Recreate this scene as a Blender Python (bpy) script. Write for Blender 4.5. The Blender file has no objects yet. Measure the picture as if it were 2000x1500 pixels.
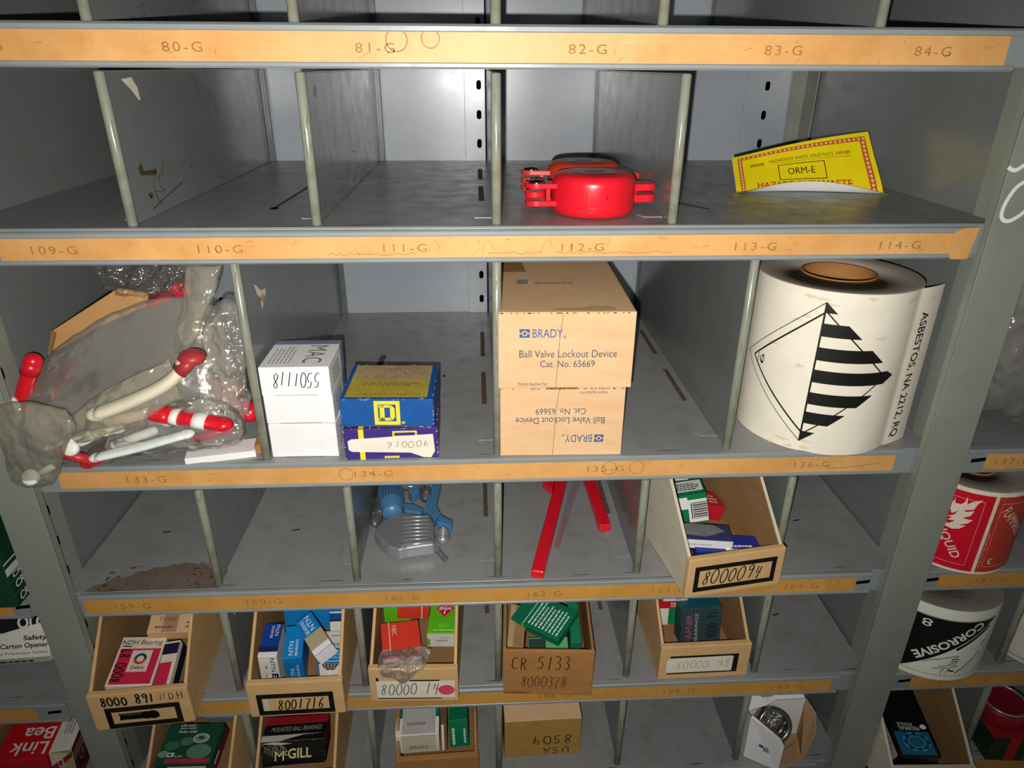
import bpy, bmesh, math, random
from mathutils import Vector, Matrix, Euler, noise

# ---------------------------------------------------------------- units: inches, z = 0 on the second shelf
I = 0.0254
Z0 = 50.0
SC = bpy.context.scene
COL = SC.collection
rad = math.radians

def W(x, y, z):
    return Vector((x * I, y * I, (z + Z0) * I))

# ---------------------------------------------------------------- camera
CX, CY, CZ = -0.6427, -23.3389, 4.8859
YAW, PITCH, ROLL, FPX = 0.0510, 0.4331, 0.0053, 1346.24
cy_, sy_, cp_, sp_ = math.cos(YAW), math.sin(YAW), math.cos(PITCH), math.sin(PITCH)
FW = Vector((sy_ * cp_, cy_ * cp_, -sp_))
RT0 = Vector((cy_, -sy_, 0))
UP0 = RT0.cross(FW)
RT = RT0 * math.cos(ROLL) + UP0 * math.sin(ROLL)
UP = -RT0 * math.sin(ROLL) + UP0 * math.cos(ROLL)
cam = bpy.data.objects.new('camera', bpy.data.cameras.new('camera'))
cam.data.sensor_width = 36
cam.data.lens = FPX / 2000 * 36
cam.data.clip_start = 0.01
cam.matrix_world = Matrix((
    (RT.x, UP.x, -FW.x, CX * I), (RT.y, UP.y, -FW.y, CY * I),
    (RT.z, UP.z, -FW.z, (CZ + Z0) * I), (0, 0, 0, 1)))
COL.objects.link(cam)
SC.camera = cam

# ---------------------------------------------------------------- light: dim store room, flash beside the lens
wd = bpy.data.worlds.new('store_room_ambient')
SC.world = wd
wd.use_nodes = True
wd.node_tree.nodes['Background'].inputs[0].default_value = (0.93, 0.97, 1.0, 1)
wd.node_tree.nodes['Background'].inputs[1].default_value = 0.06
fl = bpy.data.lights.new('flash', 'SPOT')
fl.energy = 24.5
fl.color = (1.0, 0.97, 0.93)
fl.spot_size = rad(128)
fl.spot_blend = 1.0
fl.shadow_soft_size = 0.0025
flo = bpy.data.objects.new('flash', fl)
flo.location = W(CX, CY, CZ) + (RT * -0.4 + UP * -0.75) * I
aim = W(-0.6, 0, -1.2) - flo.location
flo.rotation_euler = aim.to_track_quat('-Z', 'Y').to_euler()
COL.objects.link(flo)
SC.view_settings.view_transform = 'Standard'
SC.view_settings.look = 'None'
SC.view_settings.exposure = 0.0
SC.view_settings.gamma = 1.0
SC.view_settings.use_curve_mapping = False

# ---------------------------------------------------------------- materials
def lin(h):
    h = h.lstrip('#')
    o = []
    for i in (0, 2, 4):
        c = int(h[i:i + 2], 16) / 255
        o.append(c / 12.92 if c <= 0.04045 else ((c + 0.055) / 1.055) ** 2.4)
    return (*o, 1)

MATS = {}
def new_mat(name):
    m = bpy.data.materials.new(name)
    m.use_nodes = True
    nt = m.node_tree
    b = nt.nodes['Principled BSDF']
    return m, nt, b

def noise_node(nt, scale, detail=4, rough=0.6, vec=None):
    n = nt.nodes.new('ShaderNodeTexNoise')
    n.inputs['Scale'].default_value = scale
    n.inputs['Detail'].default_value = detail
    n.inputs['Roughness'].default_value = rough
    if vec is None:
        tc = nt.nodes.new('ShaderNodeTexCoord')
        vec = tc.outputs['Object']
    nt.links.new(vec, n.inputs['Vector'])
    return n

def ramp(nt, src, stops):
    r = nt.nodes.new('ShaderNodeValToRGB')
    e = r.color_ramp.elements
    while len(e) > 1:
        e.remove(e[-1])
    e[0].position, e[0].color = stops[0]
    for p, c in stops[1:]:
        k = e.new(p)
        k.color = c
    nt.links.new(src, r.inputs[0])
    return r

def mixc(nt, fac, a, b, mode='MIX'):
    m = nt.nodes.new('ShaderNodeMix')
    m.data_type = 'RGBA'
    m.blend_type = mode
    for sock, v in ((m.inputs[0], fac), (m.inputs[6], a), (m.inputs[7], b)):
        if isinstance(v, (int, float)):
            sock.default_value = v
        elif isinstance(v, tuple):
            sock.default_value = v
        else:
            nt.links.new(v, sock)
    return m.outputs[2]

def pm(hexc, rough=0.45, metal=0.0, var=0.10, scale=90, spec=0.4, bump=0.0):
    key = ('pm', hexc, rough, metal, var, scale, spec, bump)
    if key in MATS:
        return MATS[key]
    m, nt, b = new_mat('print_' + hexc.strip('#'))
    c = lin(hexc)
    n = noise_node(nt, scale)
    lo = tuple(max(0, x * (1 - var)) for x in c[:3]) + (1,)
    hi = tuple(min(1, x * (1 + var * 0.6)) for x in c[:3]) + (1,)
    r = ramp(nt, n.outputs[0], [(0.3, lo), (0.7, hi)])
    nt.links.new(r.outputs[0], b.inputs['Base Color'])
    b.inputs['Roughness'].default_value = rough
    b.inputs['Metallic'].default_value = metal
    b.inputs['Specular IOR Level'].default_value = spec
    if bump:
        bp = nt.nodes.new('ShaderNodeBump')
        bp.inputs['Strength'].default_value = bump
        bp.inputs['Distance'].default_value = 0.001
        nt.links.new(n.outputs[0], bp.inputs['Height'])
        nt.links.new(bp.outputs[0], b.inputs['Normal'])
    MATS[key] = m
    return m

def paint_mat(name, base, dirt, dirt_amt, rough, seed, rv=(0.07, 0.10)):
    m, nt, b = new_mat(name)
    tc = nt.nodes.new('ShaderNodeTexCoord')
    mp = nt.nodes.new('ShaderNodeMapping')
    mp.inputs['Location'].default_value = (seed, seed * 1.7, seed * 0.3)
    nt.links.new(tc.outputs['Object'], mp.inputs['Vector'])
    v = mp.outputs[0]
    big = noise_node(nt, 7, 5, 0.62, v)
    mid = noise_node(nt, 38, 6, 0.65, v)
    fine = noise_node(nt, 260, 3, 0.6, v)
    c = lin(base)
    lo = tuple(x * 0.92 for x in c[:3]) + (1,)
    hi = tuple(min(1, x * 1.06) for x in c[:3]) + (1,)
    r1 = ramp(nt, big.outputs[0], [(0.32, lo), (0.68, hi)])
    d = ramp(nt, mid.outputs[0], [(0.50, (0, 0, 0, 1)), (0.78, (dirt_amt,) * 3 + (1,))])
    c2 = mixc(nt, d.outputs[0], r1.outputs[0], lin(dirt))
    sp = ramp(nt, fine.outputs[0], [(0.66, (0, 0, 0, 1)), (0.74, (0.35 * dirt_amt,) * 3 + (1,))])
    c3 = mixc(nt, sp.outputs[0], c2, lin('#3a352c'))
    nt.links.new(c3, b.inputs['Base Color'])
    rr = ramp(nt, mid.outputs[0], [(0.3, (rough - rv[0],) * 3 + (1,)), (0.75, (rough + rv[1],) * 3 + (1,))])
    nt.links.new(rr.outputs[0], b.inputs['Roughness'])
    b.inputs['Specular IOR Level'].default_value = 0.5
    bp = nt.nodes.new('ShaderNodeBump')
    bp.inputs['Strength'].default_value = 0.02
    bp.inputs['Distance'].default_value = 0.002
    nt.links.new(mid.outputs[0], bp.inputs['Height'])
    nt.links.new(bp.outputs[0], b.inputs['Normal'])
    return m

PAINT = paint_mat('grey_enamel', '#777c7a', '#6c6859', 0.35, 0.20, 0.0)
RAIL = paint_mat('rail_enamel', '#8d9493', '#7b7768', 0.35, 0.38, 4.0)
HEM = paint_mat('divider_enamel', '#8a8c7d', '#6f6a4e', 0.8, 0.25, 2.0)
FLOORP = paint_mat('shelf_enamel', '#909190', '#756d60', 0.55, 0.33, 7.0)
BACKP = paint_mat('back_enamel', '#a4aab1', '#979a9d', 0.3, 0.27, 9.0, (0.02, 0.03))
STRIPP = paint_mat('rear_strip_enamel', '#64696b', '#5a564c', 0.4, 0.3, 1.0)
POSTP = paint_mat('post_enamel', '#8d9186', '#7d7963', 0.4, 0.40, 5.0)

def strip_mat(name, c0, c1):
    m, nt, b = new_mat(name)
    n = noise_node(nt, 16, 5, 0.7)
    n2 = noise_node(nt, 70, 4, 0.6)
    r = ramp(nt, n.outputs[0], [(0.3, lin(c0)), (0.7, lin(c1))])
    r2 = ramp(nt, n2.outputs[0], [(0.58, (0, 0, 0, 1)), (0.85, (0.45,) * 3 + (1,))])
    nt.links.new(mixc(nt, r2.outputs[0], r.outputs[0], lin('#b98148')), b.inputs['Base Color'])
    b.inputs['Roughness'].default_value = 0.5
    return m
STRIP = strip_mat('label_card', '#cf9450', '#e3ad6a')
STRIP_LO = strip_mat('label_card_golden', '#c68c3e', '#d69f50')  # deeper, more golden strip colour for the lower shelves

def card_mat(name, a, bcol, fleck, rough=0.8):
    m, nt, b = new_mat(name)
    tc = nt.nodes.new('ShaderNodeTexCoord')
    mp = nt.nodes.new('ShaderNodeMapping')
    mp.inputs['Scale'].default_value = (1, 1, 4)
    nt.links.new(tc.outputs['Object'], mp.inputs['Vector'])
    n = noise_node(nt, 22, 5, 0.65, mp.outputs[0])
    f = noise_node(nt, 420, 3, 0.6, mp.outputs[0])
    r = ramp(nt, n.outputs[0], [(0.3, lin(a)), (0.7, lin(bcol))])
    rf = ramp(nt, f.outputs[0], [(0.5, (0, 0, 0, 1)), (0.8, (0.5,) * 3 + (1,))])
    nt.links.new(mixc(nt, rf.outputs[0], r.outputs[0], lin(fleck)), b.inputs['Base Color'])
    b.inputs['Roughness'].default_value = rough
    b.inputs['Specular IOR Level'].default_value = 0.2
    bp = nt.nodes.new('ShaderNodeBump')
    bp.inputs['Strength'].default_value = 0.15
    bp.inputs['Distance'].default_value = 0.0006
    nt.links.new(f.outputs[0], bp.inputs['Height'])
    nt.links.new(bp.outputs[0], b.inputs['Normal'])
    return m
KRAFT = card_mat('kraft_light', '#d2a870', '#dcb681', '#bd945c')
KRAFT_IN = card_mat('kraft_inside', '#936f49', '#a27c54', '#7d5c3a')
KRAFT_DK = card_mat('kraft_brown', '#a5733f', '#b5824c', '#8e6135')
KRAFT_OL = card_mat('kraft_olive', '#a9823f', '#b88f4c', '#94703a')
KRAFT_BR = card_mat('kraft_tan', '#dcb184', '#e6c094', '#c99d70')
KRAFT_MOT = card_mat('kraft_mottled', '#cfc6ae', '#ddd4bd', '#a9977a')
KRAFT_CUT = pm('#8e6b44', 0.9, spec=0.1)

def film_mat(name, tint, haze, rough, glossf, bump=0.5, bscale=60):
    m, nt, b = new_mat(name)
    nt.nodes.remove(b)
    out = nt.nodes['Material Output']
    tr = nt.nodes.new('ShaderNodeBsdfTransparent')
    tr.inputs[0].default_value = tint
    df = nt.nodes.new('ShaderNodeBsdfDiffuse')
    df.inputs[0].default_value = (0.86, 0.83, 0.74, 1)
    gl = nt.nodes.new('ShaderNodeBsdfGlossy')
    gl.inputs['Roughness'].default_value = rough
    n = noise_node(nt, bscale, 3, 0.55)
    bp = nt.nodes.new('ShaderNodeBump')
    bp.inputs['Strength'].default_value = bump
    bp.inputs['Distance'].default_value = 0.004
    nt.links.new(n.outputs[0], bp.inputs['Height'])
    nt.links.new(bp.outputs[0], gl.inputs['Normal'])
    m1 = nt.nodes.new('ShaderNodeMixShader')
    m1.inputs[0].default_value = haze
    nt.links.new(tr.outputs[0], m1.inputs[1])
    nt.links.new(df.outputs[0], m1.inputs[2])
    lw = nt.nodes.new('ShaderNodeLayerWeight')
    lw.inputs[0].default_value = 0.35
    nt.links.new(bp.outputs[0], lw.inputs['Normal'])
    mr = nt.nodes.new('ShaderNodeMapRange')
    mr.inputs['To Min'].default_value = glossf
    mr.inputs['To Max'].default_value = 0.5
    nt.links.new(lw.outputs['Fresnel'], mr.inputs[0])
    m2 = nt.nodes.new('ShaderNodeMixShader')
    nt.links.new(mr.outputs[0], m2.inputs[0])
    nt.links.new(m1.outputs[0], m2.inputs[1])
    nt.links.new(gl.outputs[0], m2.inputs[2])
    nt.links.new(m2.outputs[0], out.inputs[0])
    return m
FILM = film_mat('poly_film', (0.97, 0.96, 0.935, 1), 0.12, 0.13, 0.05, 0.4, 32)
FILM_Y = film_mat('poly_film_aged', (0.95, 0.935, 0.84, 1), 0.14, 0.13, 0.05, 0.45, 36)
FILM_C = film_mat('poly_film_crisp', (0.92, 0.90, 0.92, 1), 0.05, 0.10, 0.08, 0.7, 40)
CLEAR = film_mat('clear_plastic', (0.9, 0.91, 0.92, 1), 0.04, 0.08, 0.07, 0.1, 30)

RED = pm('#de1a2b', 0.30, var=0.05, spec=0.5)
RED_OR = pm('#c93a26', 0.36, var=0.06, spec=0.5)
WHITEP = pm('#eef0e6', 0.4, var=0.04)
CREAM = pm('#e6ddc0', 0.45, var=0.08)
BLUEP = pm('#4f7fa6', 0.34, var=0.06, spec=0.5)
SILVER = pm('#a2a4a7', 0.33, metal=0.5, var=0.08)
CHROME = pm('#d8d8d4', 0.12, metal=1.0, var=0.03)
STEEL = pm('#8f8f8c', 0.28, metal=0.9, var=0.15)
INK = pm('#15140f', 0.5, var=0.1)
VOID = pm('#0b0b09', 0.9, var=0.0, spec=0.0)
WHITE = pm('#f2f1ee', 0.5, var=0.03)
PAPER = pm('#ece4cf', 0.6, var=0.06)
FADED = pm('#a97c46', 0.7, var=0.15, spec=0.1)
FADED2 = pm('#a67a48', 0.7, var=0.25, spec=0.1)
RUST = card_mat('rust_bloom', '#6b5a4d', '#7b7067', '#5a3d28', 0.7)
GRIME = pm('#4d4b43', 0.7, var=0.3, spec=0.2)
HEMD = pm('#77735f', .6, var=.25, spec=.2)
SLOTB = pm('#63503f', 0.7, var=0.3, spec=0.2)

# ---------------------------------------------------------------- mesh builder
def sgn_area(p):
    return sum(p[i][0] * p[(i + 1) % len(p)][1] - p[(i + 1) % len(p)][0] * p[i][1] for i in range(len(p)))

class MB:
    """collects shapes (inches, local frame) into one mesh with several materials"""
    def __init__(self):
        self.bm = bmesh.new()
        self.mats = []
    def mi(self, m):
        if m not in self.mats:
            self.mats.append(m)
        return self.mats.index(m)
    def merge(self, bm, mat, M=None, smooth=False):
        k = self.mi(mat)
        vs = [self.bm.verts.new((M @ v.co) if M else v.co) for v in bm.verts]
        bm.verts.index_update()
        for f in bm.faces:
            try:
                nf = self.bm.faces.new([vs[v.index] for v in f.verts])
                nf.material_index = k
                nf.smooth = smooth or f.smooth
            except ValueError:
                pass
        bm.free()
    def raw(self, verts, faces, mat, M=None, smooth=False):
        k = self.mi(mat)
        vs = [self.bm.verts.new((M @ Vector(v)) if M else v) for v in verts]
        for f in faces:
            try:
                nf = self.bm.faces.new([vs[i] for i in f])
                nf.material_index = k
                nf.smooth = smooth
            except ValueError:
                pass
        return self
    def box(self, x0, x1, y0, y1, z0, z1, mat, bev=0.0, M=None, seg=2):
        b = bmesh.new()
        bmesh.ops.create_cube(b, size=1)
        for v in b.verts:
            v.co = Vector(((x0 + x1) / 2 + v.co.x * (x1 - x0), (y0 + y1) / 2 + v.co.y * (y1 - y0), (z0 + z1) / 2 + v.co.z * (z1 - z0)))
        if bev:
            bmesh.ops.bevel(b, geom=b.edges[:], offset=bev, segments=seg, affect='EDGES', profile=0.6)
        self.merge(b, mat, M)
        return self
    def prism(self, poly, h0, h1, mat, axis='z', M=None, bev=0.0, seg=2):
        if sgn_area(poly) < 0:
            poly = poly[::-1]
        def P(a, b, h):
            return {'z': (a, b, h), 'y': (a, h, b), 'x': (h, a, b)}[axis]
        b = bmesh.new()
        lo = [b.verts.new(P(p[0], p[1], h0)) for p in poly]
        hi = [b.verts.new(P(p[0], p[1], h1)) for p in poly]
        n = len(poly)
        b.faces.new(lo[::-1])
        b.faces.new(hi)
        for i in range(n):
            b.faces.new((lo[i], lo[(i + 1) % n], hi[(i + 1) % n], hi[i]))
        bmesh.ops.recalc_face_normals(b, faces=b.faces[:])
        if bev:
            bmesh.ops.bevel(b, geom=b.edges[:], offset=bev, segments=seg, affect='EDGES', profile=0.6)
        self.merge(b, mat, M)
        return self
    def lathe(self, prof, mat, n=40, M=None, closed=False, smooth=True):
        vs, fs = [], []
        m = len(prof)
        for r, z in prof:
            for i in range(n):
                a = 2 * math.pi * i / n
                vs.append((r * math.cos(a), r * math.sin(a), z))
        for j in range(m - 1 if not closed else m):
            a, b = j * n, ((j + 1) % m) * n
            for i in range(n):
                k = (i + 1) % n
                fs.append((a + i, a + k, b + k, b + i))
        if not closed:
            if prof[0][0] > 1e-4:
                fs.append(tuple(range(n))[::-1])
            if prof[-1][0] > 1e-4:
                fs.append(tuple((m - 1) * n + i for i in range(n)))
        self.raw(vs, fs, mat, M, smooth)
        return self
    def tube(self, pts, r, mat, n=10, M=None, flat=1.0, caps=True):
        pts = [Vector(p) for p in pts]
        rs = r if isinstance(r, (list, tuple)) else [r] * len(pts)
        vs, fs = [], []
        t0 = (pts[1] - pts[0]).normalized()
        a = Vector((0, 0, 1)) if abs(t0.z) < 0.9 else Vector((1, 0, 0))
        u = t0.cross(a).normalized()
        for i, p in enumerate(pts):
            t = (pts[min(i + 1, len(pts) - 1)] - pts[max(i - 1, 0)]).normalized()
            u = (u - t * u.dot(t)).normalized()
            w = t.cross(u)
            for k in range(n):
                an = 2 * math.pi * k / n
                vs.append(p + u * (rs[i] * math.cos(an)) + w * (rs[i] * flat * math.sin(an)))
        for i in range(len(pts) - 1):
            for k in range(n):
                q = (k + 1) % n
                fs.append((i * n + k, i * n + q, (i + 1) * n + q, (i + 1) * n + k))
        if caps:
            fs.append(tuple(range(n))[::-1])
            fs.append(tuple((len(pts) - 1) * n + k for k in range(n)))
        self.raw(vs, fs, mat, M, True)
        return self
    def ball(self, c, r, mat, M=None, s=(1, 1, 1), n=20):
        prof = [(max(1e-5, r * math.sin(math.pi * j / 12)), -r * math.cos(math.pi * j / 12)) for j in range(13)]
        T = Matrix.Translation(Vector(c)) @ Matrix.Diagonal((*s, 1))
        self.lathe(prof, mat, n, (M @ T) if M else T)
        return self
    def build(self, name, parent=None, auto=True):
        me = bpy.data.meshes.new(name)
        bmesh.ops.recalc_face_normals(self.bm, faces=[f for f in self.bm.faces if len(f.verts) > 0 and not f.tag])
        for v in self.bm.verts:
            v.co *= I
        self.bm.to_mesh(me)
        self.bm.free()
        for m in self.mats:
            me.materials.append(m)
        o = bpy.data.objects.new(name, me)
        COL.objects.link(o)
        if parent is not None:
            o.parent = parent
        return o

def thing(name, label, cat, loc=(0, 0, 0), eul=(0, 0, 0), group=None):
    o = bpy.data.objects.new(name, None)
    o.empty_display_size = 0.02
    o.location = W(*loc)
    o.rotation_euler = Euler([rad(a) for a in eul], 'XYZ')
    COL.objects.link(o)
    o['label'] = label
    o['category'] = cat
    if group:
        o['group'] = group
    return o

def copy_tree(o, parent=None):
    c = o.copy()
    COL.objects.link(c)
    if parent is not None:
        c.parent = parent
    for ch in [k for k in bpy.data.objects if k.parent == o]:
        copy_tree(ch, c)
    return c

def at(px, py, y):
    """the point of the plane Y = y (inches) seen at a pixel of the 2000 x 1500 frame"""
    d = RT * ((px - 1000) / FPX) - UP * ((py - 750) / FPX) + FW
    t = (y - CY) / d.y
    return Vector((CX + d.x * t, y, CZ + d.z * t))

# ---------------------------------------------------------------- lettering and print
_TXT = {}
def text2d(s, italic=0.0, bold=0.0, spacing=1.0):
    key = (s, italic, bold, spacing)
    if key in _TXT:
        return _TXT[key]
    cu = bpy.data.curves.new('t', 'FONT')
    cu.body = s
    cu.shear = italic
    cu.offset = bold
    cu.space_character = spacing
    cu.resolution_u = 3
    cu.fill_mode = 'FRONT'
    ob = bpy.data.objects.new('t', cu)
    COL.objects.link(ob)
    me = ob.to_mesh()
    vs = [(v.co.x, v.co.y) for v in me.vertices]
    fs = [tuple(p.vertices) for p in me.polygons]
    ob.to_mesh_clear()
    bpy.data.objects.remove(ob)
    bpy.data.curves.remove(cu)
    x0, x1 = min(v[0] for v in vs), max(v[0] for v in vs)
    y0, y1 = min(v[1] for v in vs), max(v[1] for v in vs)
    vs = [((v[0] - x0) / (x1 - x0), (v[1] - y0) / (y1 - y0)) for v in vs]
    _TXT[key] = (vs, fs)
    return _TXT[key]

def arc(cx, cy, rx, ry, a0, a1, n=12):
    return [(cx + rx * math.cos(rad(a0 + (a1 - a0) * i / n)), cy + ry * math.sin(rad(a0 + (a1 - a0) * i / n))) for i in range(n + 1)]

HAND = {   # pen strokes in a 0.6 x 1 cell
    '0': [arc(.3, .5, .26, .46, 80, 445, 18)],
    '1': [[(.36, .97), (.24, .03)]],
    '2': [[(.08, .78), (.2, .96), (.42, .95), (.5, .75), (.3, .4), (.05, .05), (.3, .1), (.55, .05)]],
    '3': [[(.1, .9), (.35, .98), (.5, .8), (.4, .6), (.22, .53), (.45, .45), (.52, .22), (.35, .03), (.08, .1)]],
    '4': [[(.2, .95), (.1, .5), (.55, .52)], [(.48, .9), (.34, .0)]],
    '5': [[(.55, .95), (.2, .92), (.14, .58), (.4, .6), (.52, .35), (.38, .06), (.08, .06)]],
    '6': [[(.48, .95), (.2, .6), (.1, .25), (.25, .03), (.48, .14), (.48, .36), (.28, .44), (.12, .3)]],
    '7': [[(.06, .92), (.55, .95), (.3, .5), (.2, .02)]],
    '8': [[(.5, .8), (.35, .97), (.14, .88), (.18, .66), (.42, .42), (.46, .16), (.26, .02), (.08, .16), (.16, .42), (.44, .66), (.5, .8)]],
    '9': [[(.48, .82), (.28, .97), (.1, .8), (.18, .58), (.4, .6), (.5, .84), (.46, .5), (.34, .02)]],
    'C': [[(.52, .85), (.35, .97), (.12, .75), (.08, .35), (.25, .05), (.5, .14)]],
    'R': [[(.12, .0), (.12, .95), (.42, .95), (.52, .75), (.4, .55), (.12, .5)], [(.28, .5), (.55, .02)]],
    'N': [[(.08, .0), (.14, .95), (.44, .05), (.52, .97)]],
    'D': [[(.1, .02), (.12, .96), (.4, .85), (.52, .5), (.36, .1), (.05, .04)]],
    'H': [[(.1, .97), (.1, .0)], [(.5, .97), (.48, .0)], [(.1, .5), (.5, .52)]],
    'U': [[(.1, .95), (.1, .25), (.28, .03), (.5, .25), (.52, .97)]],
    'S': [[(.52, .85), (.3, .97), (.12, .78), (.28, .55), (.48, .35), (.38, .06), (.06, .1)]],
    'A': [[(.05, .0), (.3, .97), (.55, .0)], [(.15, .4), (.46, .4)]],
    '-': [[(.1, .5), (.45, .5)]], ' ': [],
}

class Flat:
    """print on a face: 2D polygons given in face fractions, layered slightly proud of the face"""
    def __init__(self, w=1.0, h=1.0):
        self.w, self.h = w, h
        self.items = []
        self.T = None
    def _pt(self, p):
        p = (p[0] * self.w, p[1] * self.h)
        return self.T(p) if self.T else p
    def add(self, vs, fs, mat, layer):
        self.items.append(([self._pt(v) for v in vs], fs, mat, layer))
        return self
    def poly(self, pts, mat, layer=1):
        return self.add(pts, [tuple(range(len(pts)))], mat, layer)
    def rect(self, u0, v0, u1, v1, mat, layer=1):
        return self.poly([(u0, v0), (u1, v0), (u1, v1), (u0, v1)], mat, layer)
    def frame(self, u0, v0, u1, v1, tu, mat, layer=1, tv=None):
        tv = tv if tv is not None else tu * self.w / self.h
        self.rect(u0, v0, u1, v0 + tv, mat, layer)
        self.rect(u0, v1 - tv, u1, v1, mat, layer)
        self.rect(u0, v0 + tv, u0 + tu, v1 - tv, mat, layer)
        return self.rect(u1 - tu, v0 + tv, u1, v1 - tv, mat, layer)
    def text(self, s, u0, v0, u1, v1, mat, layer=2, rot=0, italic=0.0, bold=0.0, spacing=1.0):
        vs, fs = text2d(s, italic, bold, spacing)
        f = {0: lambda x, y: (x, y), 180: lambda x, y: (1 - x, 1 - y), 90: lambda x, y: (1 - y, x), 270: lambda x, y: (y, 1 - x)}[rot]
        vs = [f(*v) for v in vs]
        return self.add([(u0 + v[0] * (u1 - u0), v0 + v[1] * (v1 - v0)) for v in vs], fs, mat, layer)
    def line(self, pts, wd, mat, layer=2):
        """ribbon of width wd inches along points"""
        P = [(p[0] * self.w, p[1] * self.h) for p in pts]
        n = len(P)
        L, Rr = [], []
        for i in range(n):
            a, b = P[max(0, i - 1)], P[min(n - 1, i + 1)]
            dx, dy = b[0] - a[0], b[1] - a[1]
            l = math.hypot(dx, dy) or 1
            nx, ny = -dy / l * wd / 2, dx / l * wd / 2
            L.append((P[i][0] + nx, P[i][1] + ny))
            Rr.append((P[i][0] - nx, P[i][1] - ny))
        vs = L + Rr
        if self.T:
            vs = [self.T(v) for v in vs]
        self.items.append((vs, [(n + i, n + i + 1, i + 1, i) for i in range(n - 1)], mat, layer))
        return self
    def hand(self, s, u0, v0, u1, v1, wd, mat, layer=3, rot=0, slant=0.12, seed=1):
        rnd = random.Random(seed)
        n = len(s)
        tot = n * 0.72
        for i, ch in enumerate(s):
            jx, jy, js = rnd.uniform(-.04, .04), rnd.uniform(-.06, .06), rnd.uniform(.88, 1.06)
            for st in HAND.get(ch, []):
                pts = []
                for x, y in st:
                    X = (i * 0.72 + x * js + jx + slant * (y - .5)) / tot
                    Y = min(1.05, y * js + jy)
                    if rot == 180:
                        X, Y = 1 - X, 1 - Y
                    elif rot == 90:
                        X, Y = 1 - Y, X
                    elif rot == 270:
                        X, Y = Y, 1 - X
                    pts.append((u0 + X * (u1 - u0), v0 + Y * (v1 - v0)))
                self.line(pts, wd, mat, layer)
        return self
    def small(self, u0, v0, u1, v1, rows, mat, layer=2, seed=1, rot=False, thick=0.5):
        """print too small to read: broken rows of short dashes"""
        rnd = random.Random(seed)
        for r in range(rows):
            a = r / rows
            b = a + thick / rows
            x = 0.0
            end = rnd.uniform(.75, 1.0)
            while x < end:
                l = rnd.uniform(.05, .16)
                e = min(end, x + l)
                if rot:
                    self.rect(u0 + a * (u1 - u0), v0 + x * (v1 - v0), u0 + b * (u1 - u0), v0 + e * (v1 - v0), mat, layer)
                else:
                    self.rect(u0 + x * (u1 - u0), v0 + a * (v1 - v0), u0 + e * (u1 - u0), v0 + b * (v1 - v0), mat, layer)
                x = e + .025
        return self
    def disc(self, u, v, ru, rv, mat, layer=2, a0=0, a1=360, n=28, inner=0.0):
        if inner <= 0 and a1 - a0 >= 360:
            return self.poly(arc(u, v, ru, rv, 0, 360, n)[:-1], mat, layer)
        o = arc(u, v, ru, rv, a0, a1, n)
        i_ = arc(u, v, ru * inner, rv * inner, a0, a1, n)
        m = n + 1
        return self.add(o + i_, [(k, k + 1, m + k + 1, m + k) for k in range(n)], mat, layer)
    def place(self, mb, O, U, V, N, off=0.0):
        O, U, V, N = Vector(O), Vector(U), Vector(V), Vector(N)
        for vs, fs, mat, layer in self.items:
            h = off + 0.006 * layer
            mb.raw([O + U * v[0] + V * v[1] + N * h for v in vs], fs, mat)
    def place_map(self, mb, fn, su=None, sv=None, off=0.0):
        """fn(u, v, h) -> point; faces are cut every su / sv inches so that they bend"""
        for vs, fs, mat, layer in self.items:
            b = bmesh.new()
            bv = [b.verts.new((v[0], v[1], 0)) for v in vs]
            for f in fs:
                try:
                    b.faces.new([bv[i] for i in f])
                except ValueError:
                    pass
            for st, ax in ((su, 0), (sv, 1)):
                if not st:
                    continue
                lo, hi = min(v[ax] for v in vs), max(v[ax] for v in vs)
                k = math.floor(lo / st) + 1
                while k * st < hi:
                    co = Vector((k * st, 0, 0)) if ax == 0 else Vector((0, k * st, 0))
                    no = Vector((1, 0, 0)) if ax == 0 else Vector((0, 1, 0))
                    bmesh.ops.bisect_plane(b, geom=b.verts[:] + b.edges[:] + b.faces[:], plane_co=co, plane_no=no)
                    k += 1
            h = off + 0.006 * layer
            for v in b.verts:
                v.co = Vector(fn(v.co.x, v.co.y, h))
            mb.merge(b, mat)

FACES = {
    'top': lambda w, d, h: ((-w / 2, -d / 2, h), (1, 0, 0), (0, 1, 0), (0, 0, 1), w, d),
    'front': lambda w, d, h: ((-w / 2, -d / 2, 0), (1, 0, 0), (0, 0, 1), (0, -1, 0), w, h),
    'right': lambda w, d, h: ((w / 2, -d / 2, 0), (0, 1, 0), (0, 0, 1), (1, 0, 0), d, h),
    'left': lambda w, d, h: ((-w / 2, d / 2, 0), (0, -1, 0), (0, 0, 1), (-1, 0, 0), d, h),
    'back': lambda w, d, h: ((w / 2, d / 2, 0), (-1, 0, 0), (0, 0, 1), (0, 1, 0), w, h),
}
SLIT = pm('#77736a', 0.9, var=0.1, spec=0.1)

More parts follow.
